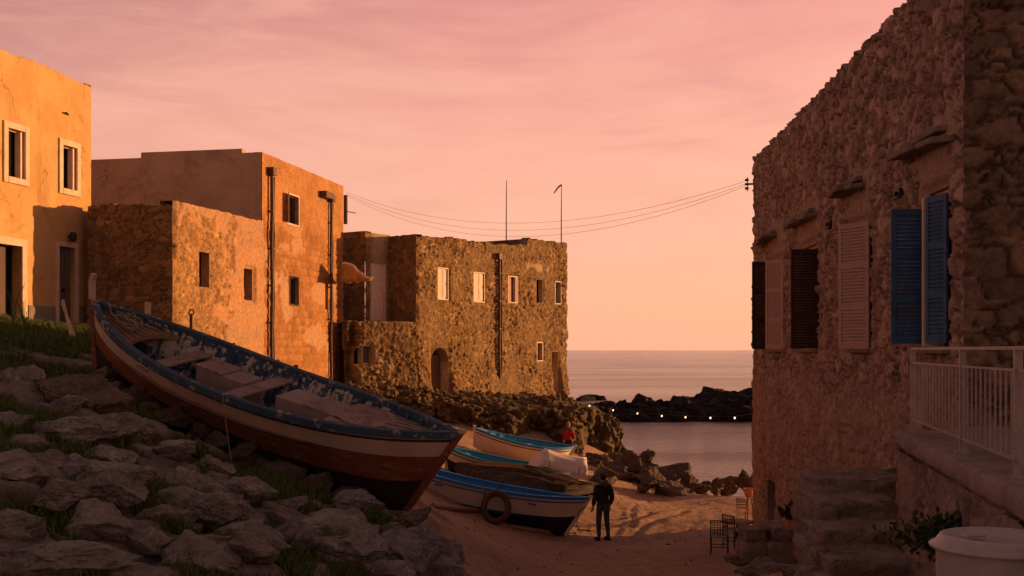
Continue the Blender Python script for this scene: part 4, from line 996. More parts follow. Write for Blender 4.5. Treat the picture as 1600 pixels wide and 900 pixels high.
while cnt < 60:
    px = rr.uniform(-30, 740); py = rr.uniform(590, 905)
    if px > 650 and py < 860: continue
    P_ = hit(px, py)
    if P_[1] > 19: continue
    s = rr.uniform(.07, .2) * (1 if P_[1] > 11 else .8)
    o = rockobj(rr.randrange(99), (P_[0], P_[1], P_[2] + s * .15), (s, s * rr.uniform(.7, 1), s * rr.uniform(.5, .8)), (rr.uniform(-.3, .3), rr.uniform(-.3, .3), rr.uniform(0, 6.28)), m_rock, True, 'stone')
    setp(o, 'small grey limestone lump lying between the boulders of the slope', 'stone', 'small stones on the slope'); cnt += 1
# slabs at the lower right by the stairs
for i, (px, py, w_, h_, Yr, lab) in enumerate([(1190, 890, 90, 36, 18.5, 'flat pale rock slab at the foot of the low block wall'), (1150, 872, 50, 26, 20.5, 'small flat rock left of the low block wall'), (1240, 895, 60, 26, 16.5, 'pale rock at the bottom edge left of the stairs')]):
    P_ = at(px, py, Yr); sw = w_ * Yr / FPX * .55; o = rockobj(i + 2, P_, (sw, sw * .8, h_ * Yr / FPX * .55), (0, 0, i), m_stair); setp(o, lab, 'rock', 'flat rocks near the stairs')
# boulders along the water by the house
sb = [(1040, 742, 80, 40, 42), (1075, 752, 40, 34, 41), (1103, 757, 26, 26, 41), (1096, 765, 30, 24, 39), (1120, 760, 24, 34, 40), (1139, 752, 36, 24, 40.5), (1141, 768, 34, 16, 38.5), (1163, 752, 30, 40, 38.5), (1020, 748, 60, 40, 40), (985, 735, 70, 44, 41), (1000, 722, 60, 30, 44), (1182, 760, 30, 30, 38)]
for i, (px, py, w_, h_, Yr) in enumerate(sb):
    P_ = at(px, py, Yr); sw = w_ * Yr / FPX * .58; o = rockobj(i * 7 + 1, P_, (sw, sw * .8, h_ * Yr / FPX * .52), (.1 * i, 0, i * 1.7), m_reef)
    setp(o, 'dark brown shore boulder in the row along the water behind the beach' if i not in (7, 0, 9) else {7: 'tall square shore boulder against the corner of the fieldstone house', 0: 'long brown wedge of rock sloping down to the water', 9: 'broad brown rock at the landward end of the shore reef'}[i], 'boulder', 'shore boulders')
# low reef: one rough mass
def blob(name, pts, mat, seed, kind='structure', sub=4, up=.0):
    """many fused craggy lumps"""
    V = []; F = []; n0 = 0; r_ = random.Random(seed)
    for (x, y, z, sx, sy, sz) in pts:
        me = RM[r_.randrange(12)] if sub == 4 else RS[r_.randrange(6)]
        v = np.array([q.co[:] for q in me.vertices]); f = np.array([q.vertices[:] for q in me.polygons])
        a = r_.uniform(0, 6.28); R_ = np.array([[math.cos(a), -math.sin(a), 0], [math.sin(a), math.cos(a), 0], [0, 0, 1]])
        tl = r_.uniform(-.5, .5); R2 = np.array([[1, 0, 0], [0, math.cos(tl), -math.sin(tl)], [0, math.sin(tl), math.cos(tl)]])
        v = (v * np.array([sx, sy, sz])) @ R2.T @ R_.T + np.array([x, y, z]); V.append(v); F.append(f + n0); n0 += len(v)
    o = npmesh(name, np.concatenate(V), np.concatenate(F), mat); setp(o, kind=kind); return o
r_ = random.Random(5); pts = []
for i in range(60):
    px = r_.uniform(905, 1090); t = (px - 915) / 175; Yr = r_.uniform(37.5, 44); top = np.interp(px, [905, 935, 960, 1000, 1040, 1095], [707, 702, 708, 712, 728, 762]) + 6
    py = top + (44 - Yr) / 6.5 * 40 * r_.uniform(.5, 1); s = r_.uniform(.35, .9); q = at(px, py, Yr); pts.append((q[0], q[1], q[2] - s * .35, s, s * .8, s * r_.uniform(.35, .6)))
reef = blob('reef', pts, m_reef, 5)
# black breakwater rocks in the water, far
pts = []; r_ = random.Random(8)
topb = ([900, 925, 960, 1010, 1060, 1085, 1110, 1150, 1180, 1260], [634, 634, 629, 628, 625, 616, 607, 605, 604, 600]); botb = ([900, 950, 1010, 1060, 1110, 1150, 1180, 1260], [640, 655, 660, 657, 655, 648, 645, 640])
for i in range(420):
    px = r_.uniform(925, 1250); py0 = np.interp(px, *topb) + 5 * (mnoise.noise(Vector((px * .06, 0, 0)))); py1 = np.interp(px, *botb) - 2
    t = r_.random(); py = py0 + (py1 - py0) * t; Yr = 6 * FPX / (py1 - 547 + 4) if False else 98 - 6 * t + 8 * (px > 1080) * (1 - t)
    q = at(px, py + 5, Yr); s = r_.uniform(.4, 1.25) * (1.25 if r_.random() > .85 else .9); pts.append((q[0], q[1], q[2] - .1, s, s, s * r_.uniform(.5, .9)))
for px, py in ((915, 624), (921, 622), (927, 623), (1012, 628), (1165, 646), (1176, 647), (1150, 638)):
    q = at(px, py + 2, 6 * FPX / (py + 2 - 547)); pts.append((q[0], q[1], -1.05, 1.6 if px < 930 else .9, .9, .75))
for i in range(40):
    px = 925 + i * 8.2; q = at(px, np.interp(px, *botb), 93); pts.append((q[0], q[1], -1.1, 1.2, 1, .5))
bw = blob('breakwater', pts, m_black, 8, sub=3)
# cliff under the rubble house: a craggy skirt
cp = [(545, 598, 650, 43.5), (600, 610, 680, 42.5), (660, 618, 695, 42.5), (740, 628, 705, 42.8), (810, 632, 708, 43.5), (870, 630, 710, 44.5), (930, 632, 706, 46), (968, 646, 706, 48.0), (974, 650, 704, 51)]
nU, nV = 260, 70; V = []; 
for i in range(nU):
    s = i / (nU - 1) * (len(cp) - 1); k = min(int(s), len(cp) - 2); f = s - k; a = np.array(cp[k], float) * (1 - f) + np.array(cp[k + 1], float) * f
    top = at(a[0], a[1] + 10, a[3]); bot = at(a[0], a[2] + 8, a[3] - .8)
    # top runs back towards the house
    back = np.array([top[0] - .8 + (.0 if a[0] < 900 else -1.0), 53 + 6 * (a[0] - 545) / 430, 2.7]) if True else top
    back = np.array([np.interp(a[0], [545, 660, 885, 975], [-7.0, -3.2, 2.9, 3.9]), np.interp(a[0], [545, 660, 885, 975], [46.2, 47.4, 57.5, 60]), np.interp(a[0], [545, 660, 885, 975], [3.7, 3.25, 2.6, 1.9])])
    for j in range(nV):
        t = j / (nV - 1)
        if t < .62: t2 = t / .62; p_ = bot * (1 - t2) + top * t2
        else: t2 = (t - .62) / .38; p_ = top * (1 - t2) + back * t2
        V.append(p_)
V = np.array(V); out = np.array([mnoise.fractal(Vector(v * .55), 1, 2, 6) for v in V]); out2 = np.array([mnoise.ridged_multi_fractal(Vector(v * .9 + 7), 1, 2, 5, 1, 2) for v in V]); vv = np.array([mnoise.cell(Vector(v * 1.6)) for v in V])
tt = np.tile(np.linspace(0, 1, nV), nU); wv = np.where(tt < .62, 1., np.maximum(.55, 1 - (tt - .62) / .2))
amp = (out * .9 + (out2 - 1.3) * .42 + (vv - .5) * .06) * wv * sm(V[:, 0], -7, -3.5).clip(.35, 1)
V[:, 1] -= amp; V[:, 0] += amp * .35 * (V[:, 0] > 3); V[:, 2] += amp * .35
idx = np.arange(nU * nV).reshape(nU, nV); F = np.stack([idx[:-1, :-1], idx[1:, :-1], idx[1:, 1:], idx[:-1, 1:]], -1).reshape(-1, 4)
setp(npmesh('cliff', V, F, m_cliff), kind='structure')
pts = []; r_ = random.Random(11); CV = V.reshape(nU, nV, 3)
for i in range(650):
    a = int(nU * r_.random() ** 1.5 * .72); k = r_.randrange(int(nV * .25), nV); v = CV[a, k]
    s = r_.uniform(.06, .19) * (1 if a > 90 else 1.2); pts.append((v[0], v[1] - .05, v[2] + r_.uniform(-.02, .1), s, s * .9, s * .75))
blob('rubble_heap', pts, m_rubstone, 11, kind='stuff', sub=3)
m_peb = plain('sandy_pebble', (.30, .20, .14), (.18, .12, .09), 6)
pts = []
for i in range(420):
    x = r_.uniform(-3, 7); y = r_.uniform(17, 38) if i % 2 else r_.uniform(28, 38)
    if earthmask(np.array([x]), np.array([y]))[0] > .5: continue
    s = r_.uniform(.012, .04) * (1.8 if r_.random() > .93 else 1); pts.append((x, y, Hs(x, y) + s * .2, s, s * .9, s * .6))
blob('pebbles', pts, m_peb, 12, kind='stuff', sub=3)
# a masonry block on the cliff edge
o = blockobj('masonry_block', None, m_rubble, *[at(836, 0, 50)[0], at(868, 0, 50)[0], 50, 51, at(0, 640, 50)[2], at(0, 620, 50)[2]], 77); setp(o, 'square masonry block on the rocks in front of the rubble house', 'stone block')

# ------------------------------------------------------------------ boats
def boat(t, L, B, D, sheer, pw, mats, bands, rake=(.1, .1), stem=(0, 0), nrib=14, wallh=.5, inner=None, tk=.05, ribs=True, railw=.09, railh=.06, floor=True, skew=0, keel_rocker=.12, mrib=None, ful=.42):
    """mats: dict(rail, inner, rib, bands list); local x = length, +z up, gunwale height 0 amidships"""
    n = 61; us = np.linspace(-1, 1, n)
    hb = lambda u: B * max(0, (1 - abs(u) ** pw)) ; sz = lambda u: sheer * u * u
    kz = lambda u: -D + keel_rocker * u * u * 2 + .0
    def P(u, t_, side, inset=0):
        b_ = max(hb(u) - inset, 0.004); zt = sz(u); zb = kz(u) + inset
        zz = zb + (zt - zb) * t_
        yy = b_ * (t_ ** ful) * (.62 + .38 * t_) 
        end = max(0, abs(u) - .72) / .28; rk = (rake[0] if u < 0 else rake[1]); xx = u * L / 2 - math.copysign(rk * (1 - t_) * end ** 1.2, u)
        return (xx, side * yy, zz)
    b = MB(); ts = np.linspace(0, 1, 21)
    for side in (-1, 1):
        G = [[P(u, t_, side) for t_ in ts] for u in us]
        a, c_ = len(G), len(ts); b.add([p_ for r in G for p_ in r], [])
        o0 = len(b.v) - a * c_
        for i in range(a - 1):
            for j in range(c_ - 1):
                u = (us[i] + us[i + 1]) / 2; tm = (ts[j] + ts[j + 1]) / 2; depth = (1 - tm) * (sz(u) - kz(u))
                m_ = 0
                for k, lim in enumerate(bands(u)):
                    if depth > lim: m_ = k + 1
                b.f.append((o0 + i * c_ + j, o0 + (i + 1) * c_ + j, o0 + (i + 1) * c_ + j + 1, o0 + i * c_ + j + 1)); b.mi.append(m_)
    hull = b.build('hull', mats['bands'], t, smooth=True, local=True)
    b = MB()
    for side in (-1, 1): b.grid([[P(u, t_, side, tk) for t_ in ts] for u in us[1:-1]])
    b.build('lining', mats['inner'], t, smooth=True, local=True)
    # gunwale rail
    b = MB()
    for side in (-1, 1):
        G = []
        for u in us:
            x, y, z = P(u, 1, side); yi = side * max(abs(y) - railw * .75, 0); yo = y + side * railw * .25
            G.append([(x, yo, z - railh), (x, yo, z + .012), (x, yi, z + .012), (x, yi, z - railh)])
        G = [g_ + [g_[0]] for g_ in G]; b.grid(G)
    b.build('gunwale', mats['rail'], t, local=True, bevel=.006)
    # rubbing strake
    b = MB()
    for side in (-1, 1):
        b.tube([np.array(P(u, 1 - .14 / (sz(u) - kz(u)), side)) + np.array([0, side * .008, 0]) for u in us], .016, 5)
    b.build('strake', mats.get('strake', mats['rail']), t, local=True)
    # stems
    for sgn in (-1, 1):
        rk = rake[0] if sgn < 0 else rake[1]; b = MB(); pp = []
        for t_ in np.linspace(0, 1, 8): p_ = P(sgn * .999, t_, 1); pp.append((p_[0] + sgn * .02, 0, p_[2]))
        hgt = stem[0] if sgn < 0 else stem[1]
        if hgt: pp += [(pp[-1][0] + sgn * .02, 0, pp[-1][2] + hgt * .4), (pp[-1][0] + sgn * .03, 0, pp[-1][2] + hgt * .75), (pp[-1][0] + sgn * .0, 0, pp[-1][2] + hgt)]
        for i in range(len(pp) - 1):
            if i == 7 and 'post' in mats: b.build('stem', mats['stem'], t, local=True, bevel=.012); b = MB()
            (x0, _, z0), (x1, _, z1) = pp[i], pp[i + 1]; w0 = .035; dd = .05
            b.hexa([(x0 - dd, -w0, z0), (x0 + dd, -w0, z0), (x0 + dd, w0, z0), (x0 - dd, w0, z0), (x1 - dd, -w0, z1), (x1 + dd, -w0, z1), (x1 + dd, w0, z1), (x1 - dd, w0, z1)])
        b.build('stem_post' if hgt else 'stem', mats.get('post' if hgt else 'stem', mats['bands'][0]), t, local=True, bevel=.012)
    if ribs:
        for u in np.linspace(-.86, .86, nrib):
            for side in (-1, 1):
                b = MB()
                for j in range(7):
                    ta, tb = .35 + .63 * j / 7, .35 + .63 * (j + 1) / 7
                    pa, pb = P(u, ta, side, tk), P(u, tb, side, tk); ia, ib = pa[1] - side * .045, pb[1] - side * .045
                    b.hexa([(pa[0] - .022, pa[1], pa[2]), (pa[0] + .022, pa[1], pa[2]), (pa[0] + .022, ia, pa[2]), (pa[0] - .022, ia, pa[2]), (pb[0] - .022, pb[1], pb[2]), (pb[0] + .022, pb[1], pb[2]), (pb[0] + .022, ib, pb[2]), (pb[0] - .022, ib, pb[2])])
                b.build('rib', mrib or mats['inner'], t, local=True)
    return P, hb, sz
def plate(P, hb, sz, t, name, mat, u0, u1, drop, inset=.09, curve=0, planks=0, thick=.03, local=True, crown=0):
    """deck plate between stations following the sides"""
    b = MB(); us = np.linspace(u0, u1, 16); G = []; n = 9
    for u in us:
        row = []
        w_ = max(hb(u) - inset, .01)
        for k in range(n):
            s = -1 + 2 * k / (n - 1); uu = u + curve * (1 - s * s) * ((u - u0) / (u1 - u0))
            row.append((uu * LB / 2, s * w_, sz(u) - drop + crown * (1 - s * s)))
        G.append(row)
    b.grid(G); b.grid([[(p_[0], p_[1], p_[2] - thick) for p_ in r] for r in G])
    b.grid([[p_ for p_ in G[-1]], [(p_[0], p_[1], p_[2] - thick * 2.2) for p_ in G[-1]]]); b.grid([[p_ for p_ in G[0]], [(p_[0], p_[1], p_[2] - thick * 2.2) for p_ in G[0]]])
    o = b.build(name, mat, t, local=local)
    if planks:
        b = MB()
        for k in range(1, planks):
            s = -1 + 2 * k / planks
            pts = [(u * LB / 2, s * max(hb(u) - inset, .01) * .98, sz(u) - drop + crown * (1 - s * s) + .002) for u in us]
            pts = [(p_[0] + curve * LB / 2 * (1 - s * s) * i / 15, p_[1], p_[2]) for i, p_ in enumerate(pts)]
            b.tube(pts, .006, 4)
        b.build('seam', m_iron, o, local=True)
    return o
SC = .9; UND = []
LB = 7.6 * SC
pos = np.array([0, 0, 5.]) + (np.array([-4.144, 17.907, 4.516]) - np.array([0, 0, 5.])) * SC
yw, pt, rl_ = -.437, .282, .171
Rz = Matrix.Rotation(yw, 3, 'Z'); Ry = Matrix.Rotation(pt, 3, 'Y'); Rx = Matrix.Rotation(rl_, 3, 'X')
RB = Rz @ Ry @ Rx
bt = thing('fishing_boat', 'long weathered wooden fishing boat in blue, white and rust red propped on the rocky slope', 'boat', tuple(pos))
bt.rotation_euler = RB.to_euler()
def bl(p_): return np.array(RB @ Vector(p_)) + pos
mats = dict(rail=m_boatblue, inner=m_boatinner, bands=[m_boatwhite, m_boatorange, m_boatdark], strake=m_boatdark, stem=m_boatorange, post=m_boatwhite)
Pb, hb, sz = boat(bt, LB, 1.0 * SC, 1.30, .338 * SC, 2.69, mats, lambda u: (.42 - .04 * u * u, (.74 + .05 * u)), rake=(.25, .62), stem=(.42, .06), nrib=20, tk=.05, railw=.11, railh=.09)
LBs = LB
plate(Pb, hb, sz, bt, 'foredeck', m_deck, -.95, -.60, .13, curve=-.06, planks=9, crown=.05)
plate(Pb, hb, sz, bt, 'side_deck', m_thwart, .44, .94, .12, curve=.0, planks=6, crown=.04)
plate(Pb, hb, sz, bt, 'floor', m_boatdark, -.85, .85, .80, inset=.32, planks=7)
def lbox(parent, name, mat, x0, x1, y0, y1, z0, z1, bev=.012):
    b = MB(); b.box(((x0 + x1) / 2, (y0 + y1) / 2, (z0 + z1) / 2), (x1 - x0, y1 - y0, z1 - z0)); return b.build(name, mat, parent, local=True, bevel=bev)
for u in (-.46, -.02): lbox(bt, 'thwart', m_thwart, u * LB / 2 - .13, u * LB / 2 + .13, -hb(u) + .07, hb(u) - .07, -.19, -.15)
e1 = lbox(bt, 'engine_box', m_box, -.34 * LB / 2, -.07 * LB / 2, -.02, .42, -.80, -.13); lbox(e1, 'lid', m_thwart, -.35 * LB / 2, -.19 * LB / 2, -.04, .44, -.13, -.10)
e2 = lbox(bt, 'engine_box', m_box, .14 * LB / 2, .43 * LB / 2, -.16, .36, -.80, -.06); lbox(e2, 'lid', m_thwart, .28 * LB / 2, .44 * LB / 2, -.18, .38, -.06, -.03)
for s in (-1, 1): 
    b = MB(); G = []
    for u in np.linspace(-.58, .45, 20): w_ = hb(u) - .055; G.append([(u * LB / 2, s * (w_ - .03), sz(u) - .36), (u * LB / 2, s * (w_ - .17), sz(u) - .38), (u * LB / 2, s * (w_ - .17), sz(u) - .41)])
    b.grid(G); b.build('side_bench', m_thwart, bt, local=True)
for u, s in ((-.35, 1), (-.1, 1), (.2, 1), (-.2, -1), (.12, -1), (.55, 1)):
    b = MB(); x = u * LB / 2; y = s * (hb(u) - .03); b.tube([(x, y, sz(u)), (x, y, sz(u) + .05)], .02, 6); b.build('thole_pin', m_wood, bt, local=True)
for i in range(13):
    u = -.75 + i * .125; a = bl((u * LB / 2, -.62 - .1 * math.sin(i * 2.2), -1.2)); sz_ = rnd.uniform(.28, .5); gz = None
    UND.append((a, sz_, i))
# rope heap on the foredeck
def ropeheap(name, lab, pts_fn, mat, r=.012, n=260, seed=1, kind=None):
    r_ = random.Random(seed); b = MB(); P_ = [pts_fn(i / (n - 1), r_) for i in range(n)]; b.tube(P_, r, 5); return setp(b.build(name, mat), lab, 'rope')
def coilf(t, r_):
    a = t * 44; q = .42 + .10 * math.sin(t * 31); return bl((-LB / 2 + .78 + q * 1.15 * math.cos(a) * (.5 + .5 * math.sin(t * 9) ** 2), .22 * math.sin(a * .93) * (.6 + .6 * math.sin(t * 5)), sz(-.82) - .05 + .035 * math.sin(t * 60) + .02))
ropeheap('rope_heap', 'tangled pale rope lying on the raised end deck of the large boat', coilf, m_rope, .013)
def slackrope(name, lab, a, b_, sag, r, mat, cat='rope', n=18, group=None):
    b = MB(); a = np.array(a, float); b_ = np.array(b_, float)
    b.tube([a * (1 - t) + b_ * t + np.array([0, 0, -4 * sag * t * (1 - t)]) for t in np.linspace(0, 1, n)], r, 6); return setp(b.build(name, mat), lab, cat, group)
g0 = bl((.02 * LB / 2 + .1, -hb(.03) - .03, sz(.03))); g1 = hit(366, 738)
slackrope('mooring_rope', 'thin mooring rope hanging from the large boat rail to the rocks', g0, g1, .12, .007, m_rope)
# crumpled net / cloth on the after deck
b = MB(); G = []
for i in range(26):
    row = []
    for j in range(18):
        s, v = i / 25 * 2 - 1, j / 17 * 2 - 1; k = max(0, 1 - s * s) * max(0, 1 - v * v)
        z = .17 * k ** .6 * (.6 + .7 * mnoise.noise(Vector((s * 3, v * 3, 1)))) + .03 * mnoise.noise(Vector((s * 9, v * 9, 4)))
        row.append(bl((.57 * LB / 2 + s * .42 + .05 * math.sin(v * 4), .05 + v * .34 + .04 * math.sin(s * 5), sz(.6) - .10 + max(z, .0))))
    G.append(row)
b.grid(G); setp(b.build('folded_cloth', m_thwart, smooth=True), 'crumpled faded cloth bundle on the low end deck of the large boat', 'cloth')
for a, q, i in UND:  # dark boulders added along the keel to deepen the shade there
    gz = Hs(a[0], a[1]); setp(rockobj(i * 3 + 1, (a[0], a[1], gz + q * .2), (q * 1.1, q * .8, q * .62), (rnd.uniform(-.3, .3), rnd.uniform(-.3, .3), i * 1.9), m_rockd), 'dark brown boulder added to deepen the shade under the large boat', 'boulder', 'boulders added to deepen the shade under the boat')
# props under the boat (dark)
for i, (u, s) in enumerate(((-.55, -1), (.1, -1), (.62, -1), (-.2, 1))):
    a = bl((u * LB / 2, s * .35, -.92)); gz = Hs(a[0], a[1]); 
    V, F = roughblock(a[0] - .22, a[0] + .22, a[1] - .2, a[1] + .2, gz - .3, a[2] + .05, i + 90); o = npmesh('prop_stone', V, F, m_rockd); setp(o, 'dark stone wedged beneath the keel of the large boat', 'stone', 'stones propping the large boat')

# small boats
def orient(t, pL, pR, roll=0):
    pL, pR = Vector(pL), Vector(pR); x = (pR - pL).normalized(); y = Vector((0, 0, 1)).cross(x).normalized(); z = x.cross(y)
    R_ = Matrix((x, y, z)).transposed() @ Matrix.Rotation(roll, 3, 'X'); c_ = (pL + pR) / 2
    t.location = c_; t.rotation_euler = R_.to_euler(); return R_, c_, (pR - pL).length
def lp(R_, c_, p_): return np.array(R_ @ Vector(p_) + c_)
# blue and white boat with ring
t = thing('rowing_boat', 'white and black boat with bright blue interior and a ring hung on its side', 'boat')
pR = at(918, 777, 28.2); pL = pR + np.array([-5.5, .35, 1.12])
shr = .22; R2_, c2_, L2 = orient(t, pL - np.array([0, 0, shr]), pR - np.array([0, 0, shr]), -.02)
mats = dict(rail=m_bblue, inner=m_bblue, bands=[m_bwhite, m_bblack], strake=m_bblue, stem=m_bwhite)
LB = L2; P_b, hb2, sz2 = boat(t, L2, .80, 1.08, shr, 2.6, mats, lambda u: (.54,), rake=(.25, .42), stem=(.12, .06), nrib=13, tk=.04, railw=.12, railh=.06, ful=.36)
for u in (-.35, .1, .5): lbox(t, 'thwart', m_bblue, u * L2 / 2 - .11, u * L2 / 2 + .11, -hb2(u) + .06, hb2(u) - .06, -.2, -.16)
plate(P_b, hb2, sz2, t, 'foredeck', m_bblue, .66, .95, .06); plate(P_b, hb2, sz2, t, 'floor', m_bteal, -.8, .8, .55, inset=.2)
def ringobj():
    b = MB(); c_ = at(775, 792, 27.15); R = .30; n = 28
    pts = [(c_[0] + R * math.cos(a), c_[1] - .05 + .12 * math.sin(a), c_[2] + R * 1.12 * math.sin(a)) for a in np.linspace(0, 2 * math.pi, n + 1)]
    b.tube(pts, .085, 10, caps=False); return setp(b.build('tyre_fender', m_tyre, smooth=True), 'worn brown tyre hung as a fender on the side of the blue and white boat', 'tyre')
ringobj()
slackrope('fender_rope', 'short cord holding the tyre fender to the blue rail', lp(R2_, c2_, (-.02 * L2 + .1, -.86, .0)), at(775, 776, 27.15), .0, .012, m_rope)
ropeheap('net_heap', 'small heap of pale net inside the near end of the blue boat', lambda q, r_: lp(R2_, c2_, (-1.0 + .42 * math.sin(q * 57) * (1 - .3 * q), -.25 + .22 * math.cos(q * 41), -.12 + .06 * math.sin(q * 33))), m_rope, .014, 320)
g0 = lp(R2_, c2_, (L2 / 2 - .03, 0, .0)); gx = hit(912, 834)
b = MB(); b.tube([g0, at(904, 800, 28.0), at(901, 822, 27.8), (gx[0] - .05, gx[1], gx[2] + .05), (gx[0] - .12, gx[1], gx[2] + .03)], .016, 6); setp(b.build('bow_rope', m_rope), 'rope hanging from the tip of the blue and white boat', 'rope')
t = thing('small_anchor', 'small dark grapnel anchor lying on the sand by the boat tip', 'anchor', tuple(gx)); b = MB(); q = np.array(gx) + np.array([0, 0, .06])
b.tube([q + np.array([-.18, 0, .05]), q + np.array([.15, 0, .02])], .018, 6); 
b.build('shank', m_iron, t); b = MB()
for a in range(4): b.tube([q + np.array([.14, 0, .02]), q + np.array([.2, .1 * math.cos(a * 1.57), .02 + .1 * math.sin(a * 1.57)]), q + np.array([.1, .17 * math.cos(a * 1.57), .02 + .15 * math.sin(a * 1.57)])], .013, 5)
b.build('flukes', m_iron, t)
# covered boat
t = thing('covered_boat', 'dark boat covered by a striped brown tarpaulin between the blue and teal boats', 'boat')
pR = at(928, 764, 30.0); pL = at(712, 730, 30.2); R3_, c3_, L3 = orient(t, pL - np.array([0, 0, .1]), pR - np.array([0, 0, .1]), .05)
mats = dict(rail=m_darkwood, inner=m_boatdark, bands=[m_boatdark, m_bblack], strake=m_wood, stem=m_darkwood)
LB = L3; _, hb3, sz3 = boat(t, L3, .8, .75, .12, 2.4, mats, lambda u: (.4,), rake=(.2, .3), nrib=2, ribs=False)
b = MB(); G = []
for i in range(60):
    u = -1 + 2 * i / 59; row = []
    for j in range(31):
        s = -1 + 2 * j / 30; w_ = hb3(u) * 1.06 + .03; ridge = .30 * (1 - abs(s) ** 1.5) * (1 - abs(u) ** 3) * (1 + .25 * math.sin(u * 4 + 1))
        fold = .035 * math.sin(s * 17 + 3 * u + 2 * mnoise.noise(Vector((u * 2, s * 2, 0)))) + .04 * mnoise.noise(Vector((u * 6, s * 5, 3)))
        row.append((u * L3 / 2 * 1.01, s * w_, sz3(u) + .05 + ridge + fold - .13 * max(0, abs(s) - .85) / .15))
    G.append(row)
b.grid(G); b.build('tarpaulin', m_tarp, t, smooth=True, local=True)
for i in range(5):
    b = MB(); y = -.35 + .17 * i; b.tube([(-L3 * .36, y, .30), (-.2, y + .06, .40), (L3 * .38, y - .02, .24)], .018, 6); b.build('pole', m_wood if i % 2 else m_chairwood, t, local=True)
# teal boat with canopy
t = thing('canopy_boat', 'white boat with teal interior and a white canvas canopy over one end', 'boat')
pL = at(690, 694, 32.0); pR = at(905, 733, 31.8); R4_, c4_, L4 = orient(t, pL - np.array([0, 0, .16]), pR - np.array([0, 0, .16]), .02)
mats = dict(rail=m_bteal, inner=m_bteal, bands=[m_bwhite, m_bblack], strake=m_shut_blue, stem=m_bteal)
LB = L4; P4, hb4, sz4 = boat(t, L4, .78, .85, .16, 2.6, mats, lambda u: (.36,), rake=(.3, .3), stem=(.1, .05), nrib=10, tk=.04, ful=.36)
for u in (-.3, .1): lbox(t, 'thwart', m_bteal, u * L4 / 2 - .1, u * L4 / 2 + .1, -hb4(u) + .06, hb4(u) - .06, -.2, -.16)
plate(P4, hb4, sz4, t, 'foredeck', m_bteal, -.95, -.6, .08)
b = MB(); G = []
for i in range(11):
    u = i / 10; row = []
    for j in range(21): s = -1 + j / 10; row.append((L4 / 2 * (.46 + .60 * u) + .10 * s * s, s * .74, .56 - .40 * abs(s) ** 2.4 - .05 * math.sin(u * math.pi) - .05 * u + .012 * math.sin(s * 14 + u * 5)))
    G.append(row)
b.grid(G); G0 = G[0]; b.grid([[(p_[0] - .42 * v ** .8, p_[1] * (1 - .12 * v), p_[2] * (1 - v) + (-.02 + .05 * math.cos(p_[1] * 9)) * v) for p_ in G0] for v in np.linspace(0, 1, 6)])
b.build('canopy', m_canvas, t, smooth=True, local=True, solid=.015)
for s in (-1, 1):
    for x in (L4 / 2 * .55, L4 / 2 * .98): b = MB(); b.tube([(x, s * .7, -.35), (x, s * .72, .32)], .018, 6); b.build('canopy_post', m_metal, t, local=True)
# far boat
t = thing('dinghy', 'white boat with blue rim and dark stripe lying farthest back below the cliff', 'boat')
pL = at(741, 668, 37.0); pR = at(897, 697, 38.0); R5_, c5_, L5 = orient(t, pL - np.array([0, 0, .14]), pR - np.array([0, 0, .14]), .12)
mats = dict(rail=m_bblue, inner=m_bteal, bands=[m_bwhite, m_bwhite], strake=m_iron, stem=m_bwhite)
LB = L5; P5, hb5, sz5 = boat(t, L5, .74, .75, .14, 2.5, mats, lambda u: (.5,), rake=(.15, .25), stem=(.08, .05), nrib=9, tk=.04, ful=.36)
for u in (-.3, .2): lbox(t, 'thwart', m_bwhite, u * L5 / 2 - .1, u * L5 / 2 + .1, -hb5(u) + .06, hb5(u) - .06, -.18, -.14)
# skids
for i, (a, c_) in enumerate((((676, 792, 25.5), (748, 800, 25.7)), ((800, 826, 27.2), (880, 838, 27.3)))):
    pa, pb = hit(a[0], a[1], 19), hit(c_[0], c_[1], 19); b = MB(); b.tube([pa + np.array([0, 0, .03]), pb + np.array([0, 0, .03])], .07, 7)
    setp(b.build('wooden_skid', m_wood), 'weathered wooden skid on the sand under the blue and white boat', 'timber', 'skids under the boat')

# ------------------------------------------------------------------ people
def body(name, V, E, Rr, mat, parent, root=0, sub=2):
    me = bpy.data.meshes.new(name); me.from_pydata([tuple(v) for v in V], E, []); me.materials.append(mat)
    o = bpy.data.objects.new(name, me); S.collection.objects.link(o); o.parent = parent
    o.modifiers.new('Skin', 'SKIN')
    if not me.skin_vertices: return o
    for i, r_ in enumerate(Rr):
        sv_ = me.skin_vertices[0].data[i]; sv_.radius = r_ if isinstance(r_, tuple) else (r_, r_); sv_.use_root = (i == root)
    q = o.modifiers.new('Sub', 'SUBSURF'); q.levels = sub; q.render_levels = sub
    me.polygons.foreach_set('use_smooth', [True] * len(me.polygons)); 
    return o
def ell(mb, c_, r_, n=16, m=12, squash=None):
    G = []
    for i in range(m + 1):
        a = math.pi * i / m; G.append([(c_[0] + r_[0] * math.sin(a) * math.cos(q), c_[1] + r_[1] * math.sin(a) * math.sin(q), c_[2] + r_[2] * math.cos(a)) for q in np.linspace(0, 2 * math.pi, n + 1)])
    mb.grid(G)
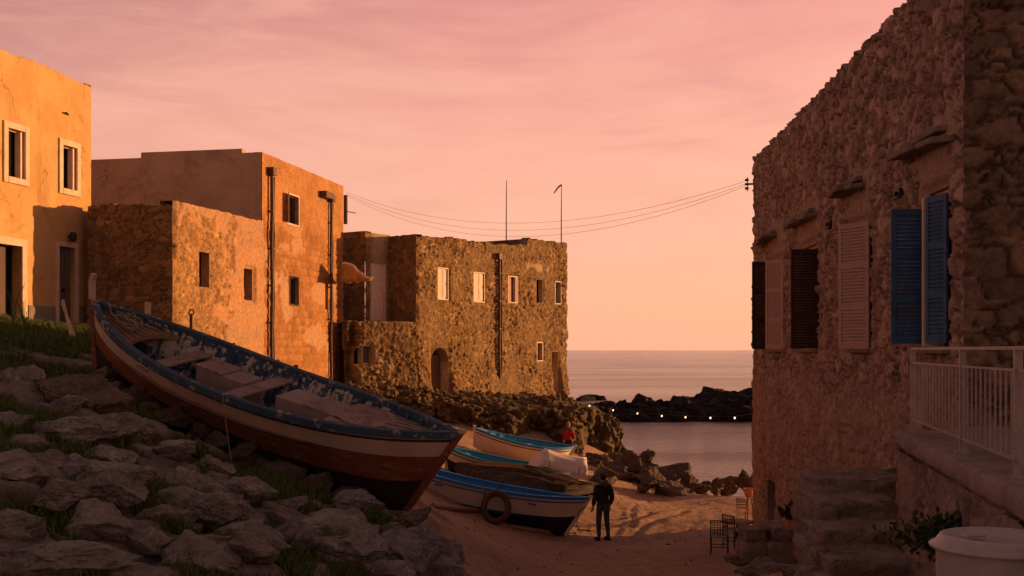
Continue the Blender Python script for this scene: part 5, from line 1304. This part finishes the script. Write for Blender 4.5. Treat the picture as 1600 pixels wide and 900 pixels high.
def hand(mb, base, dirv, side, s=1.0):
    base = Vector(base); d = Vector(dirv).normalized(); ax = Vector((0, 1, 0)); n_ = d.cross(ax).normalized()
    mb.tube([base, base + d * .05 * s, base + d * .09 * s], [.022 * s, .036 * s, .032 * s], 8)
    for k, ln in enumerate((.065, .078, .072, .055)):
        o_ = ax * (-.03 + .02 * k) * s; p0 = base + d * .085 * s + o_; p1 = p0 + d * ln * .5 * s - n_ * .008 * side * s; p2 = p1 + d * ln * .5 * s - n_ * .02 * side * s
        mb.tube([p0, p1, p2], [.0095 * s, .009 * s, .007 * s], 6)
    p0 = base + d * .035 * s + ax * .03 * s; mb.tube([p0, p0 + d * .03 * s + ax * .02 * s, p0 + d * .065 * s + ax * .018 * s], [.011 * s, .010 * s, .008 * s], 6)
px_ = hit(942, 845, 20); px_[2] = Hs(px_[0], px_[1])
pr = thing('person', 'person standing on the sand in a black jacket and blue jeans facing the boats', 'person', (px_[0], px_[1], px_[2]), .45)
h = 1.76
# skeleton faces +y (away from the camera); single body mesh in local space
V = [(0, 0, .95), (0, .01, 1.12), (0, 0, 1.30), (0, -.01, 1.45), (0, .0, 1.53), (0, .015, 1.60),
     (-.10, 0, .88), (-.12, .02, .50), (-.13, -.02, .10), (-.14, .10, .045),
     (.10, 0, .88), (.13, .01, .50), (.15, -.03, .10), (.17, .09, .045),
     (-.19, 0, 1.42), (-.26, -.03, 1.14), (-.25, .08, .90), (.19, 0, 1.42), (.27, -.03, 1.14), (.25, .07, .90)]
E = [(0, 1), (1, 2), (2, 3), (3, 4), (4, 5), (0, 6), (6, 7), (7, 8), (8, 9), (0, 10), (10, 11), (11, 12), (12, 13), (3, 14), (14, 15), (15, 16), (3, 17), (17, 18), (18, 19)]
Rr = [(.15, .11), (.145, .105), (.165, .115), (.13, .09), .055, .05, (.095, .10), .075, .052, .045, (.095, .10), .075, .052, .045, .068, .055, .036, .068, .055, .036]
body('body', V, E, Rr, m_jeans, pr)
# jacket as clothing shell
Vj = [(0, 0, .93), (0, .01, 1.10), (0, 0, 1.30), (0, -.01, 1.44), (0, 0, 1.50), (-.19, 0, 1.42), (-.265, -.03, 1.14), (-.255, .07, .93), (.19, 0, 1.42), (.275, -.03, 1.14), (.255, .065, .93)]
Ej = [(0, 1), (1, 2), (2, 3), (3, 4), (3, 5), (5, 6), (6, 7), (3, 8), (8, 9), (9, 10)]
Rj = [(.19, .14), (.18, .135), (.195, .14), (.155, .115), .075, .088, .075, .058, .088, .075, .058]
body('jacket', Vj, Ej, Rj, m_jacket, pr)
b = MB(); ell(b, (0, .02, 1.665), (.078, .10, .115)); ell(b, (0, .118, 1.655), (.013, .02, .022), 8, 6)
for s in (-1, 1): ell(b, (s * .08, .015, 1.66), (.014, .022, .032), 8, 6)
b.tube([(0, 0, 1.50), (0, .01, 1.60)], .052, 10); b.build('head', m_skin, pr, smooth=True, local=True)
b = MB(); ell(b, (0, -.004, 1.69), (.088, .105, .105)); b.build('hair', m_hair, pr, smooth=True, local=True)
b = MB(); hand(b, (-.252, .085, .91), (.0, .25, -1), 1); hand(b, (.252, .08, .91), (0, .25, -1), -1); b.build('hands', m_skin, pr, smooth=True, local=True)
b = MB()
for s, x, y in ((-1, -.14, .04), (1, .16, .03)): ell(b, (x, y + .02, .045), (.055, .14, .055), 12, 8); b.box((x, y + .01, .012), (.10, .28, .024))
b.build('shoes', m_shoe, pr, smooth=True, local=True)
# seated person in red at the cliff foot
sp_ = at(887, 694, 43.0)
p2 = thing('person', 'person in a red jacket sitting on the rocks behind the farthest boat', 'person', tuple(sp_), -.5)
V = [(0, 0, .10), (0, -.02, .32), (0, 0, .52), (0, .03, .64), (-.09, .10, .10), (-.10, .42, .22), (-.10, .45, -.15), (.09, .10, .10), (.11, .40, .22), (.11, .44, -.15), (-.18, .02, .50), (-.22, .12, .28), (-.10, .32, .24), (.18, .02, .50), (.22, .12, .28), (.10, .32, .24)]
E = [(0, 1), (1, 2), (2, 3), (0, 4), (4, 5), (5, 6), (0, 7), (7, 8), (8, 9), (2, 10), (10, 11), (11, 12), (2, 13), (13, 14), (14, 15)]
body('body', V, E, [(.15, .12), (.14, .11), (.14, .10), .05, .09, .065, .045, .09, .065, .045, .065, .05, .035, .065, .05, .035], m_jeans, p2)
body('jacket', [(0, 0, .12), (0, -.02, .32), (0, 0, .50), (0, .02, .58), (-.18, .02, .50), (-.22, .12, .28), (-.12, .28, .24), (.18, .02, .50), (.22, .12, .28), (.12, .28, .24)], [(0, 1), (1, 2), (2, 3), (2, 4), (4, 5), (5, 6), (2, 7), (7, 8), (8, 9)], [(.18, .15), (.17, .14), (.16, .12), .08, .085, .07, .055, .085, .07, .055], m_red, p2)
b = MB(); ell(b, (0, .05, .76), (.08, .10, .12)); ell(b, (0, .15, .75), (.013, .02, .02), 8, 6); b.build('head', m_skin, p2, smooth=True, local=True)
b = MB(); ell(b, (0, .03, .80), (.086, .10, .10)); b.build('hair', m_chairwood, p2, smooth=True, local=True)
b = MB(); hand(b, (-.10, .33, .24), (.3, 1, -.2), 1); hand(b, (.10, .33, .24), (-.3, 1, -.2), -1); b.build('hands', m_skin, p2, smooth=True, local=True)
rockobj(4, (sp_[0], sp_[1] + .2, sp_[2] - .35), (.7, .6, .42), (0, 0, 1), m_cliff); setp(bpy.context.scene.collection.objects[-1], 'brown rock the person in red sits on', 'rock')

# ------------------------------------------------------------------ chairs, bowl, small things
def chair(lab, loc, rz, mat, group='chairs on the beach', lattice=True, s=1.0):
    t = thing('cafe_chair', lab, 'chair', loc, rz, group); t.scale = (s, s, s)
    for x in (-.20, .20):
        b = MB(); b.tube([(x, -.20, 0), (x, -.19, .43)], .014, 6); b.build('leg', mat, t, local=True)
        b = MB(); b.tube([(x, .24, 0), (x, .19, .43), (x, .25, .84)], .014, 6); b.build('leg', mat, t, local=True)
    b = MB(); b.tube([(-.2, .25, .84), (.2, .25, .84)], .014, 6); b.tube([(-.2, .20, .50), (.2, .20, .50)], .012, 6)
    if lattice:
        for z in np.linspace(.55, .8, 5): b.tube([(-.2, .20 + (z - .5) * .14, z), (.2, .20 + (z - .5) * .14, z)], .009, 5)
        for x in np.linspace(-.16, .16, 6): b.tube([(x, .2, .5), (x, .25, .84)], .009, 5)
    else:
        for z in (.6, .7, .78): b.box((0, .225, z), (.4, .02, .05))
    b.build('backrest', mat, t, local=True)
    b = MB()
    for y in np.linspace(-.18, .18, 7): b.box((0, y, .44), (.42, .035, .018))
    b.tube([(-.2, -.2, .42), (.2, -.2, .42)], .012, 5); b.build('seat', mat, t, local=True)
    b = MB(); b.tube([(-.2, -.195, .2), (.2, -.195, .2)], .010, 5); b.tube([(-.2, .215, .2), (.2, .215, .2)], .010, 5); b.build('stretcher', mat, t, local=True)
    return t
c1 = hit(1124, 866, 15); chair('black openwork metal chair nearest the low block wall', c1, 2.9, m_iron)
c1 = hit(1148, 856, 15); chair('black metal chair half behind the low block wall', c1, 2.2, m_iron)
c1 = hit(1160, 810, 15); chair('low sunlit wooden chair by the corner of the fieldstone house', c1, 2.7, m_chairwood, lattice=False, s=.72)
c1 = hit(1170, 812, 15)
t = thing('low_table', 'low round dark table between the chairs by the house', 'table', tuple(hit(1152, 838, 15))); tp = Vector(t.location)
b = MB(); b.lathe((0, 0, 0), [(0, .42), (.42, .42), (.43, .40), (.42, .38), (0, .38)], 24); b.build('table_top', m_chairwood, t, local=True); b = MB(); b.lathe((0, 0, 0), [(.22, 0), (.05, .03), (.03, .1), (.03, .38)], 12); b.build('foot', m_iron, t, local=True)
t = thing('bowl_stand', 'orange bowl on a thin stand at the seaward corner of the fieldstone house', 'planter', tuple(c1))
zt2 = CAMZ - (763 - 547) / FPX * c1[1] - c1[2]
b = MB(); b.lathe((0, 0, zt2), [(0, -.26), (.10, -.25), (.15, -.12), (.17, 0), (.14, 0), (.12, -.1), (0, -.14)], 20); b.build('bowl', m_terracotta, t, smooth=True, local=True)
b = MB()
for a in range(3): b.tube([(.16 * math.cos(a * 2.1), .16 * math.sin(a * 2.1), 0), (.06 * math.cos(a * 2.1), .06 * math.sin(a * 2.1), zt2 - .25)], .014, 6)
b.build('stand', m_iron, t, local=True)

# leaves helpers
def leaves(n, center, spread, size, seed, up=.5, blade=False):
    r_ = np.random.RandomState(seed); c_ = np.array(center) + r_.normal(size=(n, 3)) * np.array(spread)
    d_ = r_.normal(size=(n, 3)); d_[:, 2] = np.abs(d_[:, 2]) + up; d_ /= np.linalg.norm(d_, axis=1, keepdims=True)
    s_ = np.cross(d_, r_.normal(size=(n, 3))); s_ /= np.linalg.norm(s_, axis=1, keepdims=True); L = size * r_.uniform(.6, 1.3, (n, 1)); w_ = L * (.12 if blade else .28)
    V = np.stack([c_ - s_ * w_ * .3, c_ + s_ * w_ * .3, c_ + d_ * L * .55 + s_ * w_, c_ + d_ * L, c_ + d_ * L * .55 - s_ * w_], 1).reshape(-1, 3)
    i = np.arange(n)[:, None] * 5; F = np.concatenate([np.hstack([i, i + 1, i + 2]), np.hstack([i, i + 2, i + 4]), np.hstack([i + 4, i + 2, i + 3])]); return V, F
# potted plant by the doorway
q = at(1236, 826, 20.6); t = thing('potted_plant', 'dark plant with red leaves on the low wall beside the doorway', 'plant', tuple(q))
b = MB(); b.lathe((0, 0, 0), [(.0, 0), (.10, 0), (.13, .18), (.11, .18), (0, .15)], 16); b.build('pot', m_terracotta, t, local=True)
V, F = leaves(60, (0, 0, .22), (.07, .07, .06), .24, 4, .3, True); npmesh('leaves', V, F, m_leafred, t, smooth=False, off=np.zeros(3))
V, F = leaves(50, (0.05, 0, .2), (.08, .07, .06), .26, 5, .3, True); npmesh('leaves', V, F, m_weed, t, smooth=False, off=np.zeros(3))
# water tank with lid
q = at(1560, 846, 7.0); tk_ = thing('plastic_tank', 'round off-white plastic tank with a lid at the bottom right corner', 'tank', (q[0], q[1], q[2] - 1.0))
zz = 1.0
b = MB(); b.lathe((0, 0, 0), [(0, 0), (.34, 0), (.37, .5), (.375, zz - .05)], 48); b.build('drum', m_plastic, tk_, smooth=True, local=True)
b = MB(); b.lathe((0, 0, 0), [(.376, zz - .05), (.412, zz - .045), (.418, zz - .032), (.41, zz - .022), (.385, zz - .018), (.375, zz + .0), (.35, zz + .035), (.33, zz + .042), (.30, zz + .038), (.25, zz + .02), (0, zz + .015)], 48)
b.build('lid', m_plastic, tk_, smooth=True, local=True)
b = MB(); b.box((-.18, -.05, zz + .045), (.16, .05, .02), Matrix.Rotation(.3, 3, 'Z')); b.build('handle', m_plastic, tk_, local=True, bevel=.008)
q = at(1510, 838, 10.0); t = thing('shrub', 'low dark green shrub at the foot of the terrace wall behind the tank', 'shrub', (q[0], q[1], q[2] - .4))
V, F = leaves(2600, (0, 0, .38), (.24, .14, .08), .07, 9); npmesh('foliage', V, F, m_weed, t, smooth=False, off=np.zeros(3))
b = MB(); r_ = random.Random(2)
for k in range(12): b.tube([(0.02 * k - .1, 0, -.3), (r_.uniform(-.3, .3), r_.uniform(-.1, .1), .35)], .008, 5)
b.build('stem', m_wood, t, local=True)

# posts on the grass near the high boat end and behind the boat
for i, (px, y0, y1, Yr, lean, lab, r) in enumerate([(112, 468, 508, 22, .18, 'pale leaning stick standing beside the boat end near the grey door', .035), (118, 472, 508, 22.3, .28, 'second pale stick leaning beside the first near the grey door', .03),
        (231, 472, 492, 21, .0, 'short pale wooden post showing above the boat rail', .07), (299, 492, 520, 25.5, .0, 'rusty iron post with a ring behind the boat', .05), (468, 570, 590, 33, .1, 'dark short bollard behind the boat by the brown house', .09)]):
    a = at(px, y1, Yr); g_ = Hs(a[0], a[1]); top = at(px, y0, Yr); b = MB()
    b.tube([(a[0] + lean * .3, a[1], min(g_ - .1, a[2])), (top[0] - lean, top[1], top[2])], [r, r * .85], 8)
    if i == 3: b.tube([(top[0] + .06 * math.cos(q), top[1], top[2] + .06 + .06 * math.sin(q)) for q in np.linspace(0, 6.28, 13)], .018, 6)
    setp(b.build('post' if i > 1 else 'stick', m_paleflower if i < 3 else m_pipe), lab, 'post')

# ------------------------------------------------------------------ wires and bulbs
a0 = at(541, 303, 46); 
for i, (sg, dz) in enumerate(((1.25, .08), (1.42, .0), (1.58, -.06))):
    slackrope('overhead_cable', ['uppermost', 'middle', 'lowest'][i] + ' of the thin cables spanning from the brown house to the fieldstone house', a0 + np.array([0, 0, dz]), np.array(wR.P(wR.L - .05, wR.z(1178, 290) + dz, .3)), sg, .0045, m_iron, 'cable', 40, 'overhead cables')
t = thing('string_lights', 'string of small round lit bulbs hung across the beach in front of the sea', 'lights', tuple(at(921, 640, 44)))
bp = [(905, 628, 44.5), (921, 634, 44), (958, 641, 42), (996, 646, 40), (1034, 650, 38), (1071, 652, 36), (1110, 653, 34.5), (1148, 653, 33), (1181, 648, 31.6)]
b = MB(); b.tube([at(x, y - 2.5, Y_) for x, y, Y_ in bp], .008, 5); b.build('wire', m_iron, t)
for x, y, Y_ in bp[1:-1]:
    b = MB(); q = at(x, y, Y_); ell(b, q, (.028, .028, .033), 12, 8); o = b.build('bulb', m_lamp, t, smooth=True)

# ------------------------------------------------------------------ grass (one uncountable growth)
def grass(name, regions, n, seed, hgt, mat):
    r_ = np.random.RandomState(seed); P_ = []
    while sum(len(q) for q in P_) < n:
        for (x0, x1, y0, y1) in regions:
            x = r_.uniform(x0, x1, 9000); y = r_.uniform(y0, y1, 9000)
            m_ = (fbm(x * 1.1, y * 1.1, seed, 3) + .35 * fbm(x * 3.7, y * 3.7, seed + 2, 2) > .54) & (outcrop(x, y)[1] < .5) & (earthmask(x, y) > .7)
            inb = (np.abs((x - pos[0]) * math.cos(yw) + (y - pos[1]) * math.sin(yw)) < 3.0) & (np.abs(-(x - pos[0]) * math.sin(yw) + (y - pos[1]) * math.cos(yw)) < .8)
            m_ &= ~inb
            P_.append(np.stack([x[m_], y[m_]], 1))
    P_ = np.concatenate(P_)[:n]; r_.shuffle(P_); z = H(P_[:, 0], P_[:, 1]); n = len(P_)
    base = np.c_[P_, z - .02]; h_ = hgt * (.4 + 1.2 * r_.random_sample(n) ** 2)[:, None] * (.5 + fbm(P_[:, 0] * .9, P_[:, 1] * .9, 77))[:, None]; a = r_.uniform(0, 6.28, n)
    sd_ = np.c_[np.cos(a), np.sin(a), a * 0]; b2 = r_.uniform(0, 6.28, n); ln = np.c_[np.cos(b2), np.sin(b2), a * 0] * (r_.uniform(.1, .8, n)[:, None]) * h_; w_ = .007 + .003 * P_[:, 1:2] / 10
    mid = base + ln * .35 + np.array([0, 0, 1]) * h_ * .6; tip = base + ln + np.array([0, 0, 1]) * h_
    V = np.stack([base - sd_ * w_, base + sd_ * w_, mid + sd_ * w_ * .7, mid - sd_ * w_ * .7, tip], 1).reshape(-1, 3); i = np.arange(n)[:, None] * 5
    F = np.concatenate([np.hstack([i, i + 1, i + 2]), np.hstack([i, i + 2, i + 3]), np.hstack([i + 3, i + 2, i + 4])])
    return setp(npmesh(name, V, F, mat, smooth=False), 'clumps of green grass growing between the boulders', 'grass', kind='stuff')
grass('grass', [(-8, -.5, 7, 15), (-12, -5, 14, 26)], 190000, 5, .15, m_grass)
# tall dry weeds by the big door
for i, (px, y0, y1, Yr) in enumerate(((20, 440, 505, 22.5), (38, 450, 505, 23))):
    q = at(px, y1, Yr); t = thing('tall_weed', 'tall dry weed beside the wide doorway of the yellow house' if i == 0 else 'smaller dry weed just right of the tall one by the doorway', 'weed', tuple(q), group='weeds by the yellow house')
    r_ = random.Random(i); b = MB()
    for k in range(9): a = r_.uniform(-1, 1); hh = (y1 - y0) / FPX * Yr * r_.uniform(.5, 1); b.tube([(0, 0, -.1), (a * .1, r_.uniform(-.1, .1), hh * .6), (a * .28, r_.uniform(-.1, .1), hh)], [.008, .006, .002], 4)
    b.build('stalks', m_grass, t, local=True)
